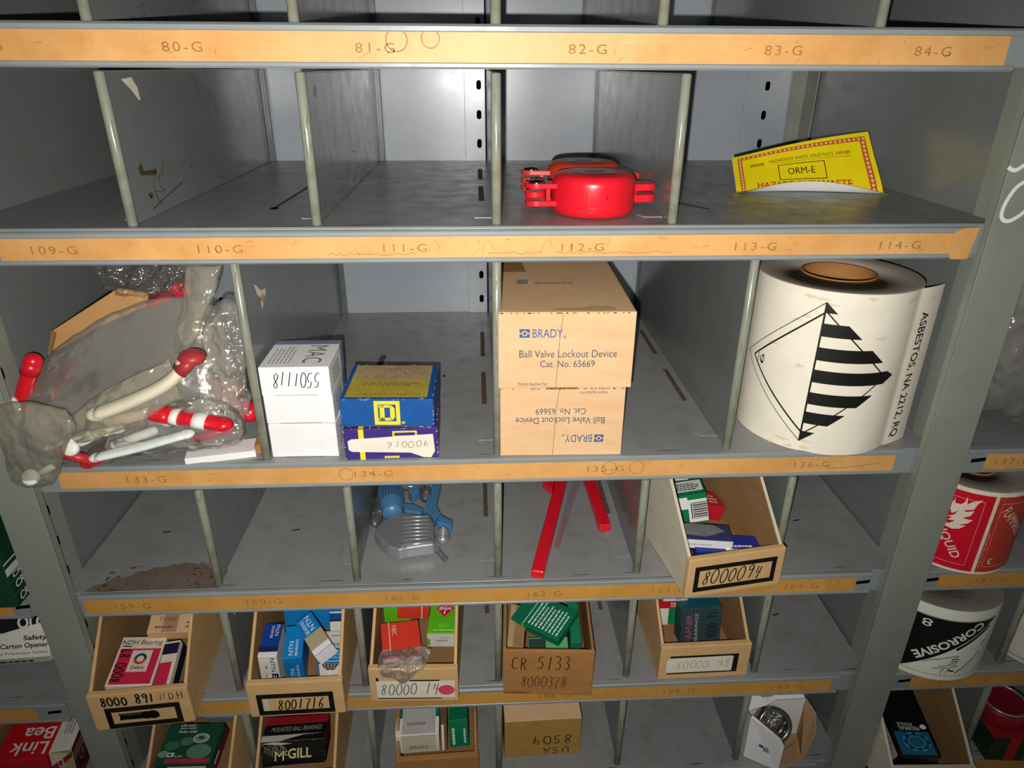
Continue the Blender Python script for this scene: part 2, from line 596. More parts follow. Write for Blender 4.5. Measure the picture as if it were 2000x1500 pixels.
def carton(name, label, c, eul, dims, mat, prints={}, cat='box', group=None, flap='front', flap_mat=None, bev=0.035, base=False):
    """closed folding carton: body and tuck flap; c is its centre (or base centre)"""
    w, d, h = dims
    e = Euler([rad(a) for a in eul], 'XYZ')
    loc = Vector(c) if base else Vector(c) - e.to_matrix() @ Vector((0, 0, h / 2))
    t = thing(name, label, cat, loc, eul, group)
    body = MB().box(-w / 2, w / 2, -d / 2, d / 2, 0, h, mat, bev)
    fb = None
    if flap:
        O, U, V, N, fw, fh = FACES[flap](w, d, h)
        fb = MB()
        O_, U_, V_, N_ = map(Vector, (O, U, V, N))
        m = 0.03
        M = Matrix(((U_.x, V_.x, N_.x, O_.x), (U_.y, V_.y, N_.y, O_.y), (U_.z, V_.z, N_.z, O_.z), (0, 0, 0, 1)))
        fb.box(m, fw - m, m, fh - m * .6, -0.01, 0.014, flap_mat or mat, 0.006, M, 1)
        s = Flat(1, 1)
        q = fw * .2
        s.rect(q, 0.012, fw - q, 0.028, SLIT)
        s.place(fb, O_, U_, V_, N_, 0.004)
    for face, fn in prints.items():
        O, U, V, N, fw, fh = FACES[face](w, d, h)
        F = Flat(fw, fh)
        fn(F)
        if face == flap:
            F.place(fb, O, U, V, N, 0.016)
        else:
            F.place(body, O, U, V, N, 0.001)
    body.build('carton_body', t)
    if fb:
        fb.build('tuck_flap', t)
    return t

# ================================================================ the setting
f_ = MB().box(-140, 140, -90, 60, -50.6, -50.0, paint_mat('concrete', '#77736b', '#5c574d', 0.6, 0.7, 3.0))
fo = f_.build('floor')
fo['kind'] = 'structure'
f_ = MB().box(-140, 140, 24, 25, -50, 46, pm('#8d8c86', 0.8, scale=12))
fo = f_.build('wall_back')
fo['kind'] = 'structure'

# ================================================================ shelving bays
Z1, Z2, Z3, Z4, Z5, Z6, ZT = 6.0, 0.0, -8.954, -15.056, -21.182, -27.3, 12.1
PL, PR = -18.15, 17.62          # side panels of the middle bay

def rail_profile(dz):
    p = [(-.2, 0), (-.38, 0), (-.45, -.05), (-.45, -.17), (-.42, -.2), (-.38, -.17), (-.36, -.17), (-.36, -.95), (-.38, -.95),
         (-.42, -.92), (-.45, -.95), (-.45, -1.04), (-.39, -1.1), (-.2, -1.1)]
    return [(a, b + dz) for a, b in p]

def make_shelf(parent, z, x0, x1, rx0, rx1, sx0, sx1, labels, dz=0.0, tall=0.0, holes=(), slots=(), notch=False, extra=None):
    b = MB()
    b.box(x0, x1, -.2, 17.35, -.07, 0, FLOORP, 0.02, None, 1)
    b.box(x0, x1, -.25, -.18, -1.12, -.02, RAIL, 0.02, None, 1)
    for hx, hy in holes:                                   # punched slots in the deck
        F = Flat()
        F.poly([(hx - .17, hy - .06), (hx + .17, hy + .04), (hx + .17, hy + .12), (hx - .17, hy + .02)], VOID)
        F.place(b, (0, 0, z * 0), (1, 0, 0), (0, 1, 0), (0, 0, 1))
    if extra:
        F = Flat()
        extra(F)
        F.place(b, (0, 0, 0), (1, 0, 0), (0, 1, 0), (0, 0, 1))
    # grimy front edge of the deck
    F = Flat()
    rnd = random.Random(int(abs(z) * 10) + 3)
    x = x0 + 1
    while x < x1 - 1:
        l = rnd.uniform(.2, 1.6)
        yy = rnd.uniform(-.16, .12)
        F.poly([(x, yy), (x + l * .5, yy - .02), (x + l, yy + .01), (x + l * .6, yy + rnd.uniform(.02, .05))], GRIME)
        x += l + rnd.uniform(.6, 3.5)
    F.place(b, (0, 0, 0), (1, 0, 0), (0, 1, 0), (0, 0, 1))
    sh = b.build('shelf', parent)
    sh.location = (0, 0, z * I)
    r = MB()
    pr_ = rail_profile(dz)
    if tall:
        pr_ = [(a, c - tall if c < dz - .5 else c) for a, c in pr_]
    r.prism(pr_, rx0, rx1, RAIL, 'x')
    for hx in slots:
        F = Flat()
        F.poly([(hx - .3, -.62 + dz), (hx + .3, -.56 + dz), (hx + .32, -.38 + dz), (hx - .28, -.45 + dz)], VOID)
        F.place(r, (0, -.45, 0), (1, 0, 0), (0, 0, 1), (0, -1, 0), -.085)
    r.build('label_holder', sh)
    s = MB()
    top, bot = -.2 + dz, -.92 + dz - tall
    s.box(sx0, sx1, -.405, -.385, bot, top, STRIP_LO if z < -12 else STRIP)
    if notch:
        s.prism([(sx1 - .9, top - .05), (sx1 - .55, top + .17), (sx1 + .05, top + .2), (sx1 - .1, bot - .18), (sx1 - .7, bot - .18), (sx1 - .8, bot)], -.47, -.452, STRIP, 'y')
    F = Flat()
    rnd = random.Random(int(abs(z) * 7))
    for lx, lab, lz in labels:
        wdt = .29 * len(lab)
        v0 = (top + bot) / 2 - .16 + lz
        F.text(lab, lx - wdt / 2, v0, lx + wdt / 2, v0 + .27, FADED2, 1, spacing=1.25)
    for k in range(26):
        u, v = rnd.uniform(sx0 + .5, sx1 - .5), rnd.uniform(bot + .1, top - .1)
        F.line([(u, v), (u + rnd.uniform(-.15, .15), v + rnd.uniform(-.12, .12)), (u + rnd.uniform(-.2, .2), v + rnd.uniform(-.15, .15))], .012, FADED, 1)
    F.place(s, (0, -.405, 0), (1, 0, 0), (0, 0, 1), (0, -1, 0))
    return sh, s

def finish_strip(sh, s):
    return s.build('label_strip', sh)

def ring(F, x, z, r):
    F.disc(x, z, r, r, FADED, 1, 0, 360, 24, .9)

def make_divider(parent, x, z, h, decals=None, slant=0.0, flange=True):
    b = MB()
    b.box(-.03, .03, .1, 17.25, .02, h, PAINT)
    b.lathe([(.12, 0), (.165, .03), (.165, h - .04), (.12, h)], HEM, 20, Matrix.Translation((0, .1, 0)))
    b.box(-.06, .06, .25, 17.2, h - .06, h + .01, HEM, 0.02, None, 1)
    b.box(-.02, .3, 17.0, 17.15, .0, h + .3, STRIPP, 0.03, None, 1)
    b.box(-.12, -.02, 16.9, 17.15, .0, h + .3, STRIPP, 0.02, None, 1)
    b.box(.1, .14, 16.92, 17.0, .0, h + .3, STRIPP)
    if flange:
        b.prism([(-.9, 1.5), (-.75, 1.15), (-.05, 1.15), (-.05, 16.8), (-.9, 16.8)], .0, .025, FLOORP, 'z')
        F = Flat()
        for y0 in (4.4, 10.0):
            F.rect(-.58, y0, -.36, y0 + 3.6, SLOTB)
        F.place(b, (0, 0, .025), (1, 0, 0), (0, 1, 0), (0, 0, 1))
    F = Flat()
    rnd = random.Random(int(x * 13 + z * 7))
    for k in range(7):                                     # scuffs along the foot of the sheet
        u, v = rnd.uniform(1, 9), rnd.uniform(.15, 1.6)
        F.line([(u, v), (u + rnd.uniform(.1, .5), v + rnd.uniform(-.1, .15)), (u + rnd.uniform(.4, .9), v + rnd.uniform(-.1, .2))], .022, GRIME, 1)
    if decals:
        decals(F)
    F.place(b, (.03, 0, 0), (0, 1, 0), (0, 0, 1), (1, 0, 0))
    # drips of dirt on the rolled front edge
    G = Flat()
    for k in range(6):
        v = rnd.uniform(.2, h - .3)
        q_ = rnd.uniform(-.1, .14)
        G.line([(q_, v), (q_ + rnd.uniform(-.015, .015), v + .12), (q_ + rnd.uniform(-.02, .02), v + rnd.uniform(.2, .6))], .03, HEMD, 1)
    def onhem(u, v, hh):
        a = u / .165
        return (math.sin(a) * (.165 + hh), .1 - math.cos(a) * (.165 + hh), v)
    G.place_map(b, onhem)
    o = b.build('divider', parent)
    o.location = (x * I, 0, z * I)
    return o

def pill(F, u, v, ru=.13, rv=.24, mat=VOID):
    F.poly(arc(u, v + rv - ru, ru, ru, 0, 180, 8) + arc(u, v - rv + ru, ru, ru, 180, 360, 8), mat)

def make_post(parent, x0, x1, xp, marks=None):
    """T-shaped upright: face plate and two legs clasping the side panel at xp"""
    b = MB()
    b.box(x0, x1, -.72, -.64, -50, 30, POSTP, 0.025)
    for s in (-1, 1):
        b.box(xp + s * .08 - .04, xp + s * .08 + .04, -.66, 1.35, -50, 30, POSTP, 0.015, None, 1)
        b.box(x0 if s < 0 else x1 - .05, (x0 + .05) if s < 0 else x1, -.68, -.35, -50, 30, POSTP)
    for s in (-1, 1):
        F = Flat()
        z = -30
        for k in range(26):
            pill(F, .45, -27.9 + k * 1.5, .13, .25)
        F.place(b, (xp + s * .12, 0, 0), (0, 1, 0), (0, 0, 1), (s, 0, 0))
    # rear leg and angle of the upright
    for s in (-1, 1):
        b.box(xp + s * .1 - .04, xp + s * .1 + .04, 15.7, 17.12, -50, 30, POSTP, 0.015, None, 1)
        b.box(min(xp, xp + s * .9), max(xp, xp + s * .9), 17.02, 17.12, -50, 30, POSTP, 0.015, None, 1)
    o = b.build('post', parent)
    if marks:
        F = Flat()
        for st, wd_ in marks:
            F.line(st, wd_, WHITE, 1)
        m = MB()
        F.place(m, (0, -.72, 0), (1, 0, 0), (0, 0, 1), (0, -1, 0))
        m.build('paint_mark', o)
    return o

def smooth_pts(p, n=6):
    out = []
    for i in range(len(p) - 1):
        a, b, c, d = p[max(0, i - 1)], p[i], p[i + 1], p[min(len(p) - 1, i + 2)]
        for k in range(n):
            t = k / n
            out.append(tuple(.5 * (2 * b[j] + (c[j] - a[j]) * t + (2 * a[j] - 5 * b[j] + 4 * c[j] - d[j]) * t * t + (-a[j] + 3 * b[j] - 3 * c[j] + d[j]) * t ** 3) for j in range(len(b))))
    out.append(tuple(p[-1]))
    return out

unit = thing('shelving_unit', 'grey steel bin shelving bay in the middle with numbered orange label strips', 'shelving', (0, 0, 0))
make_post(unit, -18.95, -17.42, PL)
make_post(unit, 16.75, 18.55, PR, [
    (smooth_pts([(16.72, 1.94), (16.98, 1.84), (17.26, 2.02), (17.5, 2.3)]), .13),
    (smooth_pts([(17.55, 1.50), (17.35, 1.42), (17.15, 1.2), (16.98, .72), (17.0, .32), (17.26, .18), (17.6, .36), (17.95, .75)]), .13)])
for xp in (PL, PR):
    MB().box(xp - .03, xp + .03, -.6, 17.3, -50, 30, PAINT).build('side_panel', unit)
bp = MB()
bp.box(PL, PR, 17.34, 17.42, -50, 30, BACKP)
F = Flat()
for k in range(-4, 5):                                      # faint vertical press marks of the sheet
    F.rect(k * 4.1 + 1.2, -40, k * 4.1 + 1.23, 20, BACKP)
F.place(bp, (0, 17.34, 0), (1, 0, 0), (0, 0, 1), (0, -1, 0))
bp.build('back_panel', unit)
for x0, x1, xs in ((-1.25, -.12, -.46), (14.2, 17.3, 15.42), (-17.8, -14.9, -16.1)):
    b = MB()
    b.box(x0, x1, 17.2, 17.3, -50, 30, BACKP, 0.02, None, 1)
    F = Flat()
    for k in range(-18, 20):
        pill(F, xs, .92 + 1.5 * k)
    F.place(b, (0, 17.2, 0), (1, 0, 0), (0, 0, 1), (0, -1, 0))
    if x0 == -1.25:
        b.box(-.12, .2, 16.9, 17.25, -50, 30, STRIPP, 0.02, None, 1)
    b.build('rear_upright', unit)

def deck1(F):
    pass
def deck2(F):
    F.line([(-8.2, 3.2), (-8.1, 6), (-7.95, 10.5)], .12, SLOTB)
    F.disc(-8.2, 3.1, .16, .2, VOID)
    F.line([(8.1, 2.6), (7.4, 3.6), (6.9, 5.2)], .16, SLOTB)
    F.poly([(6.9, 4.9), (7.3, 4.7), (7.4, 5.2), (7, 5.3)], FADED2)
def deck3(F):
    F.poly([(-6.2, 4.8), (-5.85, 4.85), (-5.5, 10.4), (-5.8, 10.4)], SLOTB)
    F.disc(-2.4, 7.6, .07, .1, VOID)
def deck4(F):
    rnd = random.Random(4)
    pts = [(-17.2, -.15)]
    n = 30
    for i in range(n + 1):
        t = i / n
        x = -17.0 + t * 5.3
        yy = .25 + 1.25 * math.sin(min(1, t * 1.4) * math.pi / 2) * (1 - max(0, t - .9) * 4) + rnd.uniform(-.12, .12)
        pts.append((x + rnd.uniform(-.05, .05), yy))
    pts.append((-11.7, -.15))
    F.poly(pts, RUST)
    F.poly([(-12.4, 1.4), (-12.1, 2.0), (-11.95, 1.2), (-12.0, .4), (-12.3, .6)], RUST, 2)
    for k in range(40):
        x, yy = rnd.uniform(-16.8, -12.2), rnd.uniform(-.1, 1.5)
        F.disc(x, yy, rnd.uniform(.03, .16), rnd.uniform(.02, .07), pm('#5f4833', .8, var=.3), 3, 0, 360, 7)
def deck5(F):
    pass

L1 = [(-14.9, '79-G', 0), (-9.21, '80-G', 0), (-3.6, '81-G', 0), (2.76, '82-G', 0), (8.77, '83-G', 0), (13.47, '84-G', 0)]
L2 = [(-14.45, '109-G', 0), (-9.13, '110-G', 0), (-3.07, '111-G', 0), (2.9, '112-G', -.02), (8.85, '113-G', -.03), (13.93, '114-G', -.02)]
L3 = [(-13.38, '133-G', 0), (-4.8, '134-G', .03), (4.22, '135-G', .03), (12.49, '136-G', .02)]
L4 = [(-15.26, '159-G', 0), (-9.86, '160-G', .04), (-4.06, '161-G', 0.03), (1.98, '162-G', 0), (7.37, '163-G', 0), (13.22, '164-G', 0)]
L5 = [(-14.6, '183-G', 0), (-9.2, '184-G', 0), (-3.3, '185-G', 0), (2.6, '186-G', 0), (8.46, '188-G', 0), (13.69, '189-G', 0)]
X0, X1 = PL + .12, PR - .12
s0 = make_shelf(unit, ZT, X0, X1, -17.3, 16.3, -17.2, 16.2, [])
finish_strip(*s0)
s1 = make_shelf(unit, Z1, X0, X1, -17.35, 16.15, -17.3, 15.85, L1, -.03, .1)
F = Flat()
ring(F, -2.95, 5.55 - Z1, .33); ring(F, -1.95, 5.6 - Z1, .28)
F.place(s1[1], (0, -.405, 0), (1, 0, 0), (0, 0, 1), (0, -1, 0))
finish_strip(*s1)
s2 = make_shelf(unit, Z2, X0, X1, -17.35, 16.6, -16.2, 16.5, L2, -.08, 0, extra=deck2, notch=True)
F = Flat()
rnd = random.Random(8)
for xa, xb in ((-5.6, -2.6), (-.3, 1.6), (2.0, 6.0)):
    p = []
    x = xa
    while x < xb:
        p.append((x, -.88 + rnd.uniform(-.03, .06))); x += .12
    F.line(p, .02, FADED2, 1)
for xa in (-2.3, -.5, 1.5):
    F.line([(xa, -.85), (xa + .05, -.6), (xa + .25, -.4), (xa + .4, -.75)], .015, FADED2, 1)
F.place(s2[1], (0, -.405, 0), (1, 0, 0), (0, 0, 1), (0, -1, 0))
finish_strip(*s2)
s3 = make_shelf(unit, Z3, X0, X1, -17.2, 16.1, -16.6, 15.85, L3, .05, 0, extra=deck3)
F = Flat()
ring(F, -5.85, -.5, .28); ring(F, 5.45, -.48, .3); ring(F, 4.35, -.48, .3)
F.line(smooth_pts([(13.2, -.72), (14.2, -.66), (15.3, -.5)]), .03, FADED2, 1)
F.place(s3[1], (0, -.405, 0), (1, 0, 0), (0, 0, 1), (0, -1, 0))
finish_strip(*s3)
s4 = make_shelf(unit, Z4, X0, X1, -17.3, 16.3, -17.2, 15.6, L4, -.02, 0, [(-15.43, 3.81), (-9.42, 3.71), (14.54, 3.46)], [15.95], extra=deck4)
F = Flat(); ring(F, 14.6, -.55, .28)
F.place(s4[1], (0, -.405, 0), (1, 0, 0), (0, 0, 1), (0, -1, 0))
finish_strip(*s4)
s5 = make_shelf(unit, Z5, X0, X1, -17.3, 16.1, -17.2, 15.75, L5, -.0, 0, [(14.63, 3.64), (-15, 3.7)], extra=deck5)
finish_strip(*s5)
s6 = make_shelf(unit, Z6, X0, X1, -17.3, 16.1, -17.2, 15.75, [])
finish_strip(*s6)

def torn_tag(F):
    F.poly([(1.35, 4.42), (2.1, 4.47), (2.4, 4.15), (2.45, 3.75), (2.3, 3.78), (1.9, 4.1)], PAPER)
    F.poly([(1.25, 1.7), (1.5, 1.85), (1.6, 1.55), (2.6, 1.5), (2.5, 1.3), (1.3, 1.45)], pm('#4a3c22', .8, var=.3))
    for p in ([(2.2, 1.2), (2.1, .8), (2.3, .4)], [(2.7, 1.3), (2.6, .9), (2.9, .7)], [(3.2, 1.7), (3.0, 1.3)], [(1.7, .25), (2.4, .4), (3.4, .55), (4.6, .75)], [(1.6, .8), (1.8, .6)]):
        F.line(p, .05, GRIME, 2)
    F.disc(1.75, .72, .14, .1, GRIME)
def torn_tag2(F):
    F.poly([(1.6, 6.5), (1.9, 6.35), (2.3, 6.05), (2.9, 5.95), (2.85, 5.75), (2.45, 5.65), (2.3, 5.4), (2.1, 5.4), (2.15, 5.8), (1.85, 6.0)], PAPER)
    F.poly([(2.05, 5.85), (2.5, 5.9), (2.6, 5.65), (2.2, 5.6)], pm('#c9a46a', .7), 2)
def torn_tag3(F):
    F.poly([(1.1, 4.35), (1.7, 4.5), (2.3, 4.5), (2.2, 4.3), (1.7, 4.3), (1.4, 4.0), (1.2, 4.05)], PAPER)
def torn_tag4(F):
    F.poly([(.35, 4.55), (.9, 4.6), (.9, 4.45), (.6, 4.3), (.55, 3.9), (.4, 3.95)], PAPER)
    F.poly([(.4, 3.9), (.75, 3.95), (.7, 3.65), (.4, 3.55)], pm('#d9c58f', .7))
def pen(F):
    F.line([(1.0, 3.6), (1.9, 4.6)], .12, WHITE)

for x in (-12, -6, 0, 5.1, 11.9):
    make_divider(unit, x, Z1, 4.75)
make_divider(unit, -12, Z2, 4.68, torn_tag)
def scuff(F):
    F.poly([(1.6, 4.1), (1.9, 4.25), (2.2, 4.1), (2.0, 3.95), (1.75, 3.85)], pm('#b9b7ab', .6, var=.3))
make_divider(unit, -6, Z2, 4.68, scuff)
make_divider(unit, 0, Z2, 4.68)
make_divider(unit, 6, Z2, 4.68)
make_divider(unit, -8.93, Z3, 7.75, torn_tag2)
make_divider(unit, 0, Z3, 7.75)
make_divider(unit, 9.12, Z3, 7.75)
for x, d in ((-11.78, torn_tag3), (-6, torn_tag4), (0, None), (6, None), (12.1, None)):
    make_divider(unit, x, Z4, 4.75, d)
for x, d in ((-11.87, pen), (-6.13, None), (0, None), (6, None), (12.12, None)):
    make_divider(unit, x, Z5, 4.75, d)
for x in (-11.9, -6.1, 0.0, 6.0, 12.1):
    make_divider(unit, x, Z6, 4.75)

# neighbouring bays, seen past the posts
left = thing('shelving_unit', 'grey steel shelving bay cut off by the left edge, beyond the left post', 'shelving', (-36, 0, 0))
for z in (ZT, Z1, Z2, Z3, Z4, Z5, Z6):
    ends = {Z4: (-17, 15.9, [16.3]), Z5: (-17, 15.2, [15.95])}.get(z, (-17, 15.6, []))
    sh, s = make_shelf(left, z, -17.8, 17.7, -17.2, 16.55, ends[0], ends[1], [], slots=ends[2])
    finish_strip(sh, s)
MB().box(-18, 17.8, 17.34, 17.42, -50, 30, BACKP).build('back_panel', left)
MB().box(-18.05, -17.99, -.6, 17.3, -50, 30, PAINT).build('side_panel', left)
make_post(left, -18.8, -17.2, -18.0)
right = thing('shelving_unit', 'grey steel shelving bay cut off by the right edge, beyond the right post', 'shelving', (35.4, 0, 0))
RL = {Z3: [(-14.6, '137-G', 0)], Z4: [(-13.6, '165-G', 0)], Z5: [(-13.9, '190-G', 0)]}
for z in (ZT, Z1, Z2, Z3, Z4, Z5, Z6):
    sx = {Z3: -15.75, Z4: -16.05, Z5: -15.75}.get(z, -16)
    sh, s = make_shelf(right, z, -17.6, 17.8, -16.7, 17.2, sx, 17.1, RL.get(z, []), slots=[sx - .3])
    finish_strip(sh, s)
MB().box(-17.8, 18, 17.34, 17.42, -50, 30, BACKP).build('back_panel', right)
MB().box(17.99, 18.05, -.6, 17.3, -50, 30, PAINT).build('side_panel', right)
make_post(right, 17.2, 18.8, 18.0)
for z, xs in ((Z4, (-11.2,)), (Z5, (-11.2,)), (Z6, (-11.2,))):
    for x in xs:
        make_divider(right, x, z, 4.75, flange=False)

# ================================================================ second shelf: valve lockouts and hazard label
def make_lockout(red, label, loc, rz, sc=1.0):
    t = thing('valve_lockout', label, 'lockout', loc, (0, 0, rz), 'red valve lockouts')
    b = MB()
    r, h, k = 1.42 * sc, 1.46, .33
    prof = [(.0, .03), (r - .2, .03), (r - .06, .1), (r, .25)]
    prof += [(r, h - k - .1)] + [(r - k + k * math.cos(rad(a)), h - k + k * math.sin(rad(a))) for a in range(0, 91, 15)] + [(0, h + .02)]
    b.lathe(prof, red, 56)
    F = Flat()                                             # raised frame moulded in the side
    for s in ((-.5, .42, .5, .45), (-.5, 1.0, .5, 1.03), (-.5, .45, -.47, 1.0), (.47, .45, .5, 1.0), (-.36, .93, .2, .95)):
        F.rect(*s, red)
    def side(u, v, hh):
        a = u / r
        return ((r + hh + .012) * math.sin(a), -(r + hh + .012) * math.cos(a), v)
    F.place_map(b, side, .15)
    G = Flat(); G.disc(.12, .78, .03, .03, INK); G.place_map(b, side, .15)
    b.build('drum', t)
    s = MB()
    F = Flat()
    F.poly([(-.75, -.25), (-.35, -.72), (.55, -.62), (.75, -.2), (.5, .3), (-.6, .3)], pm('#a9aba6', .35, var=.15))
    F.small(-.4, -.45, .4, .1, 4, pm('#6f716e', .5), 2, 5)
    F.place(s, (0, 0, h + .02), (1, 0, 0), (0, 1, 0), (0, 0, 1))
    s.build('sticker', t)
    for sx, z0s, reach in ((-1, ((.34, .52), (.63, .83), (.94, 1.12)), 2.5), (1, ((.42, .68), (.82, 1.06)), 2.3)):
        e = MB()
        for i, (a, c) in enumerate(z0s):
            w = .42 if not (sx < 0 and i == 1) else .36
            cx = sx * (reach - w)
            pts = [(sx * 1.1, -w), (cx, -w)] + [(cx + sx * w * math.cos(rad(q)), w * math.sin(rad(q))) for q in range(-75, 76, 15)] + [(cx, w), (sx * 1.1, w)]
            if sx < 0 and i == 1:
                pts = [(cx + w * math.cos(rad(q)), w * math.sin(rad(q))) for q in range(0, 360, 20)]
            e.prism(pts, a, c, red, 'z', None, .03, 2)
        if sx < 0:
            e.box(-1.75, -1.6, -.2, .2, .4, 1.05, red, .02)
        else:
            e.box(1.2, 1.5, -.4, .1, .5, 1.0, red, .05)
        eo = e.build('hinge_lug' if sx < 0 else 'hasp_lug', t)
        if sx < 0:
            p = MB()
            for zc, sg in ((1.12, 1), (.34, -1)):
                p.ball((-2.08, 0, zc), .3, CHROME, None, (1, 1, .38 if sg > 0 else .3))
            p.build('rivet', eo)
    return t
make_lockout(RED, 'bright red round valve lockout in front, chrome rivet on its left hinge', (3.55, 1.98, 0), 5, 1.045)
make_lockout(RED_OR, 'duller orange-red round valve lockout behind the bright red one', (3.62, 5.05, 0), -3)

t = thing('warning_label', 'curled yellow hazardous waste label sheet standing in the right compartment', 'label', (13.5, 6.2, 0))
YEL = pm('#f3dc12', .32, var=.04, spec=.5)
def ysheet(u, v, h=0.0):
    """u 0..6 across, v 0..3.1 up the sheet; the foot curls forward"""
    a = u / 6.0
    bx, by = -3.05 + 6.15 * a, .2 - .55 * a
    tz = 1.2 + 1.15 * a ** 1.1 + .14 * math.sin(math.pi * a)
    txx, ty = -2.85 + 5.6 * a, 1.8 - .55 * a
    by += .35 * math.sin(math.pi * a)
    s = v / 3.1
    c = .46 * math.sin(math.pi * min(1, max(0, a))) + .03
    if s < .18:
        q = s / .18                      # curled foot, from its lifted front edge back to the shelf
        p = Vector((bx, by - .42 + .42 * q, .015 + c * (1 - q) ** 1.5))
        n = Vector((0, .7, .7))
    else:
        q = (s - .18) / .82
        p = Vector((bx + (txx - bx) * q, by + (ty - by) * (q ** 1.4) + .22 * math.sin(math.pi * q), .015 + tz * (q ** .92)))
        n = Vector((0, -.85, .45))
    return p + n * h
b = MB()
N1, N2 = 36, 30
vs = [tuple(ysheet(6 * i / N1, 3.1 * j / N2, 0)) for j in range(N2 + 1) for i in range(N1 + 1)]
fs = [(j * (N1 + 1) + i, j * (N1 + 1) + i + 1, (j + 1) * (N1 + 1) + i + 1, (j + 1) * (N1 + 1) + i) for j in range(N2) for i in range(N1)]
b.raw(vs, fs, YEL, None, True)
vs = [tuple(ysheet(6 * i / N1, 3.1 * j / N2, -.02)) for j in range(N2 + 1) for i in range(N1 + 1)]
b.raw(vs, fs, WHITE, None, True)
F = Flat()
ORG = pm('#c4601c', .4, var=.08)
TEXR = pm('#cf4a1d', .4)
PALE = pm('#f2c9a0', .4)
F.rect(.22, 2.72, 5.8, 2.92, ORG, 1); F.rect(.22, .5, .42, 2.72, ORG, 1); F.rect(5.55, .5, 5.8, 2.72, ORG, 1)
for k in range(28):
    F.poly([(.32 + k * .2, 2.75), (.39 + k * .2, 2.82), (.32 + k * .2, 2.89), (.25 + k * .2, 2.82)], PALE, 2)
for k in range(12):
    for x in (.32, 5.675):
        F.poly([(x, .58 + k * .18), (x + .07, .66 + k * .18), (x, .74 + k * .18), (x - .07, .66 + k * .18)], PALE, 2)
F.text('HAZARDOUS WASTE, SOLID N.O.S. NA9189', 1.6, 2.16, 5.05, 2.36, INK, 2)
F.line([(1.6, 2.1), (5.05, 2.1)], .015, INK, 2)
F.small(.75, 2.1, 1.5, 2.32, 2, INK, 2, 3)
F.frame(1.95, 1.12, 3.95, 1.98, .035, INK, 2, .035)
F.text('ORM-E', 2.35, 1.4, 3.5, 1.74, INK, 2)
F.text('HAZARDOUS WASTE', .95, .74, 4.9, 1.06, TEXR, 2, bold=.02)
F.small(.8, .58, 5.2, .68, 1, INK, 2, 4)
F.place_map(b, lambda u, v, h: ysheet(u, v, h), .3, .16)
b.build('label_sheet', t)

# ================================================================ third shelf
E0 = pm('#8c86a8', .5)
def mac_top(F):
    F.rect(0, .84, 1, 1, pm('#8884a4', .5))
    F.text('MAC', .58, .14, .86, .78, pm('#77797d', .5), 2, 270)
    F.small(.10, .12, .44, .80, 6, pm('#9a9a9e', .5), 2, 3, True, .35)
def mac_front(F):
    F.hand('5501118', .17, .3, .86, .84, .035, INK, 3, 180, .25, 5)
def mac_right(F):
    F.rect(.8, 0, 1, 1, pm('#8884a4', .5)); F.small(.2, .2, .7, .8, 4, pm('#8f9094', .5), 2, 2)
carton('white_carton', 'white carton with upside-down handwritten numbers, topmost of the white stack', (-7.44, 1.43, -5.72), (0, 0, -.2), (2.55, 2.68, 1.15), WHITE,
       {'top': mac_top, 'front': mac_front, 'right': mac_right}, group='stacked white cartons')
carton('white_carton', 'plain white carton in the middle of the white stack', (-7.46, 1.5, -6.9), (0, 0, .8), (2.55, 2.68, 1.18), WHITE, {'right': mac_right}, group='stacked white cartons')
carton('white_carton', 'plain white carton at the bottom of the white stack, on the shelf', (-7.42, 1.48, Z3), (0, 0, -.8), (2.55, 2.68, 1.43), WHITE, {'right': mac_right}, group='stacked white cartons', base=True)

SQB = pm('#1e569b', .42, var=.1)
SQP = pm('#43307f', .42, var=.1)
SQY = pm('#f0dd3c', .42)
WORN = pm('#c4a894', .8, var=.25)
def wear(F, seed, n=26):
    rnd = random.Random(seed)
    for k in range(n):
        e = rnd.choice('btlr')
        q = rnd.uniform(.02, .95)
        l = rnd.uniform(.01, .07)
        t_ = rnd.uniform(.01, .045)
        if e == 'b': F.poly([(q, 0), (q + l, 0), (q + l * .6, t_)], WORN, 2)
        if e == 't': F.poly([(q, 1), (q + l, 1), (q + l * .4, 1 - t_)], WORN, 2)
        if e == 'l': F.poly([(0, q), (0, q + l), (t_ * .5, q + l * .5)], WORN, 2)
        if e == 'r': F.poly([(1, q), (1, q + l), (1 - t_ * .5, q + l * .5)], WORN, 2)
def sq_front(F):
    F.frame(.365, .08, .64, .95, .042, SQY, 2)
    # block letter D with serifs
    F.rect(.425, .24, .475, .80, SQY, 2); F.rect(.415, .24, .55, .34, SQY, 2); F.rect(.415, .71, .55, .80, SQY, 2)
    F.poly([(.55, .24), (.585, .36), (.585, .68), (.55, .80), (.535, .80), (.535, .24)], SQY, 2)
    F.disc(.67, .16, .018, .05, SQY, 2, 0, 360, 18, .6); F.text('R', .663, .135, .678, .185, SQY, 2)
    wear(F, 3)
def sq_top(F):
    F.rect(.05, .05, .93, .97, pm('#b9a53f', .5, var=.15)); F.rect(.05, .55, .93, .97, pm('#b59a72', .6, var=.2), 2)
    F.text('SQUARE D COMPANY', .15, .09, .85, .16, pm('#8c7c2c', .6), 3, 180)
    F.small(.2, .36, .85, .48, 2, pm('#86744a', .6), 3, 4)
    F.line([(.3, .6), (.55, .6)], .03, pm('#6d5a4a', .6), 3)
    F.hand('4000', .35, .72, .8, .88, .02, pm('#6d5a4a', .6), 4, 180)
    F.rect(.93, .2, .97, .5, SQB, 3)
    wear(F, 6)
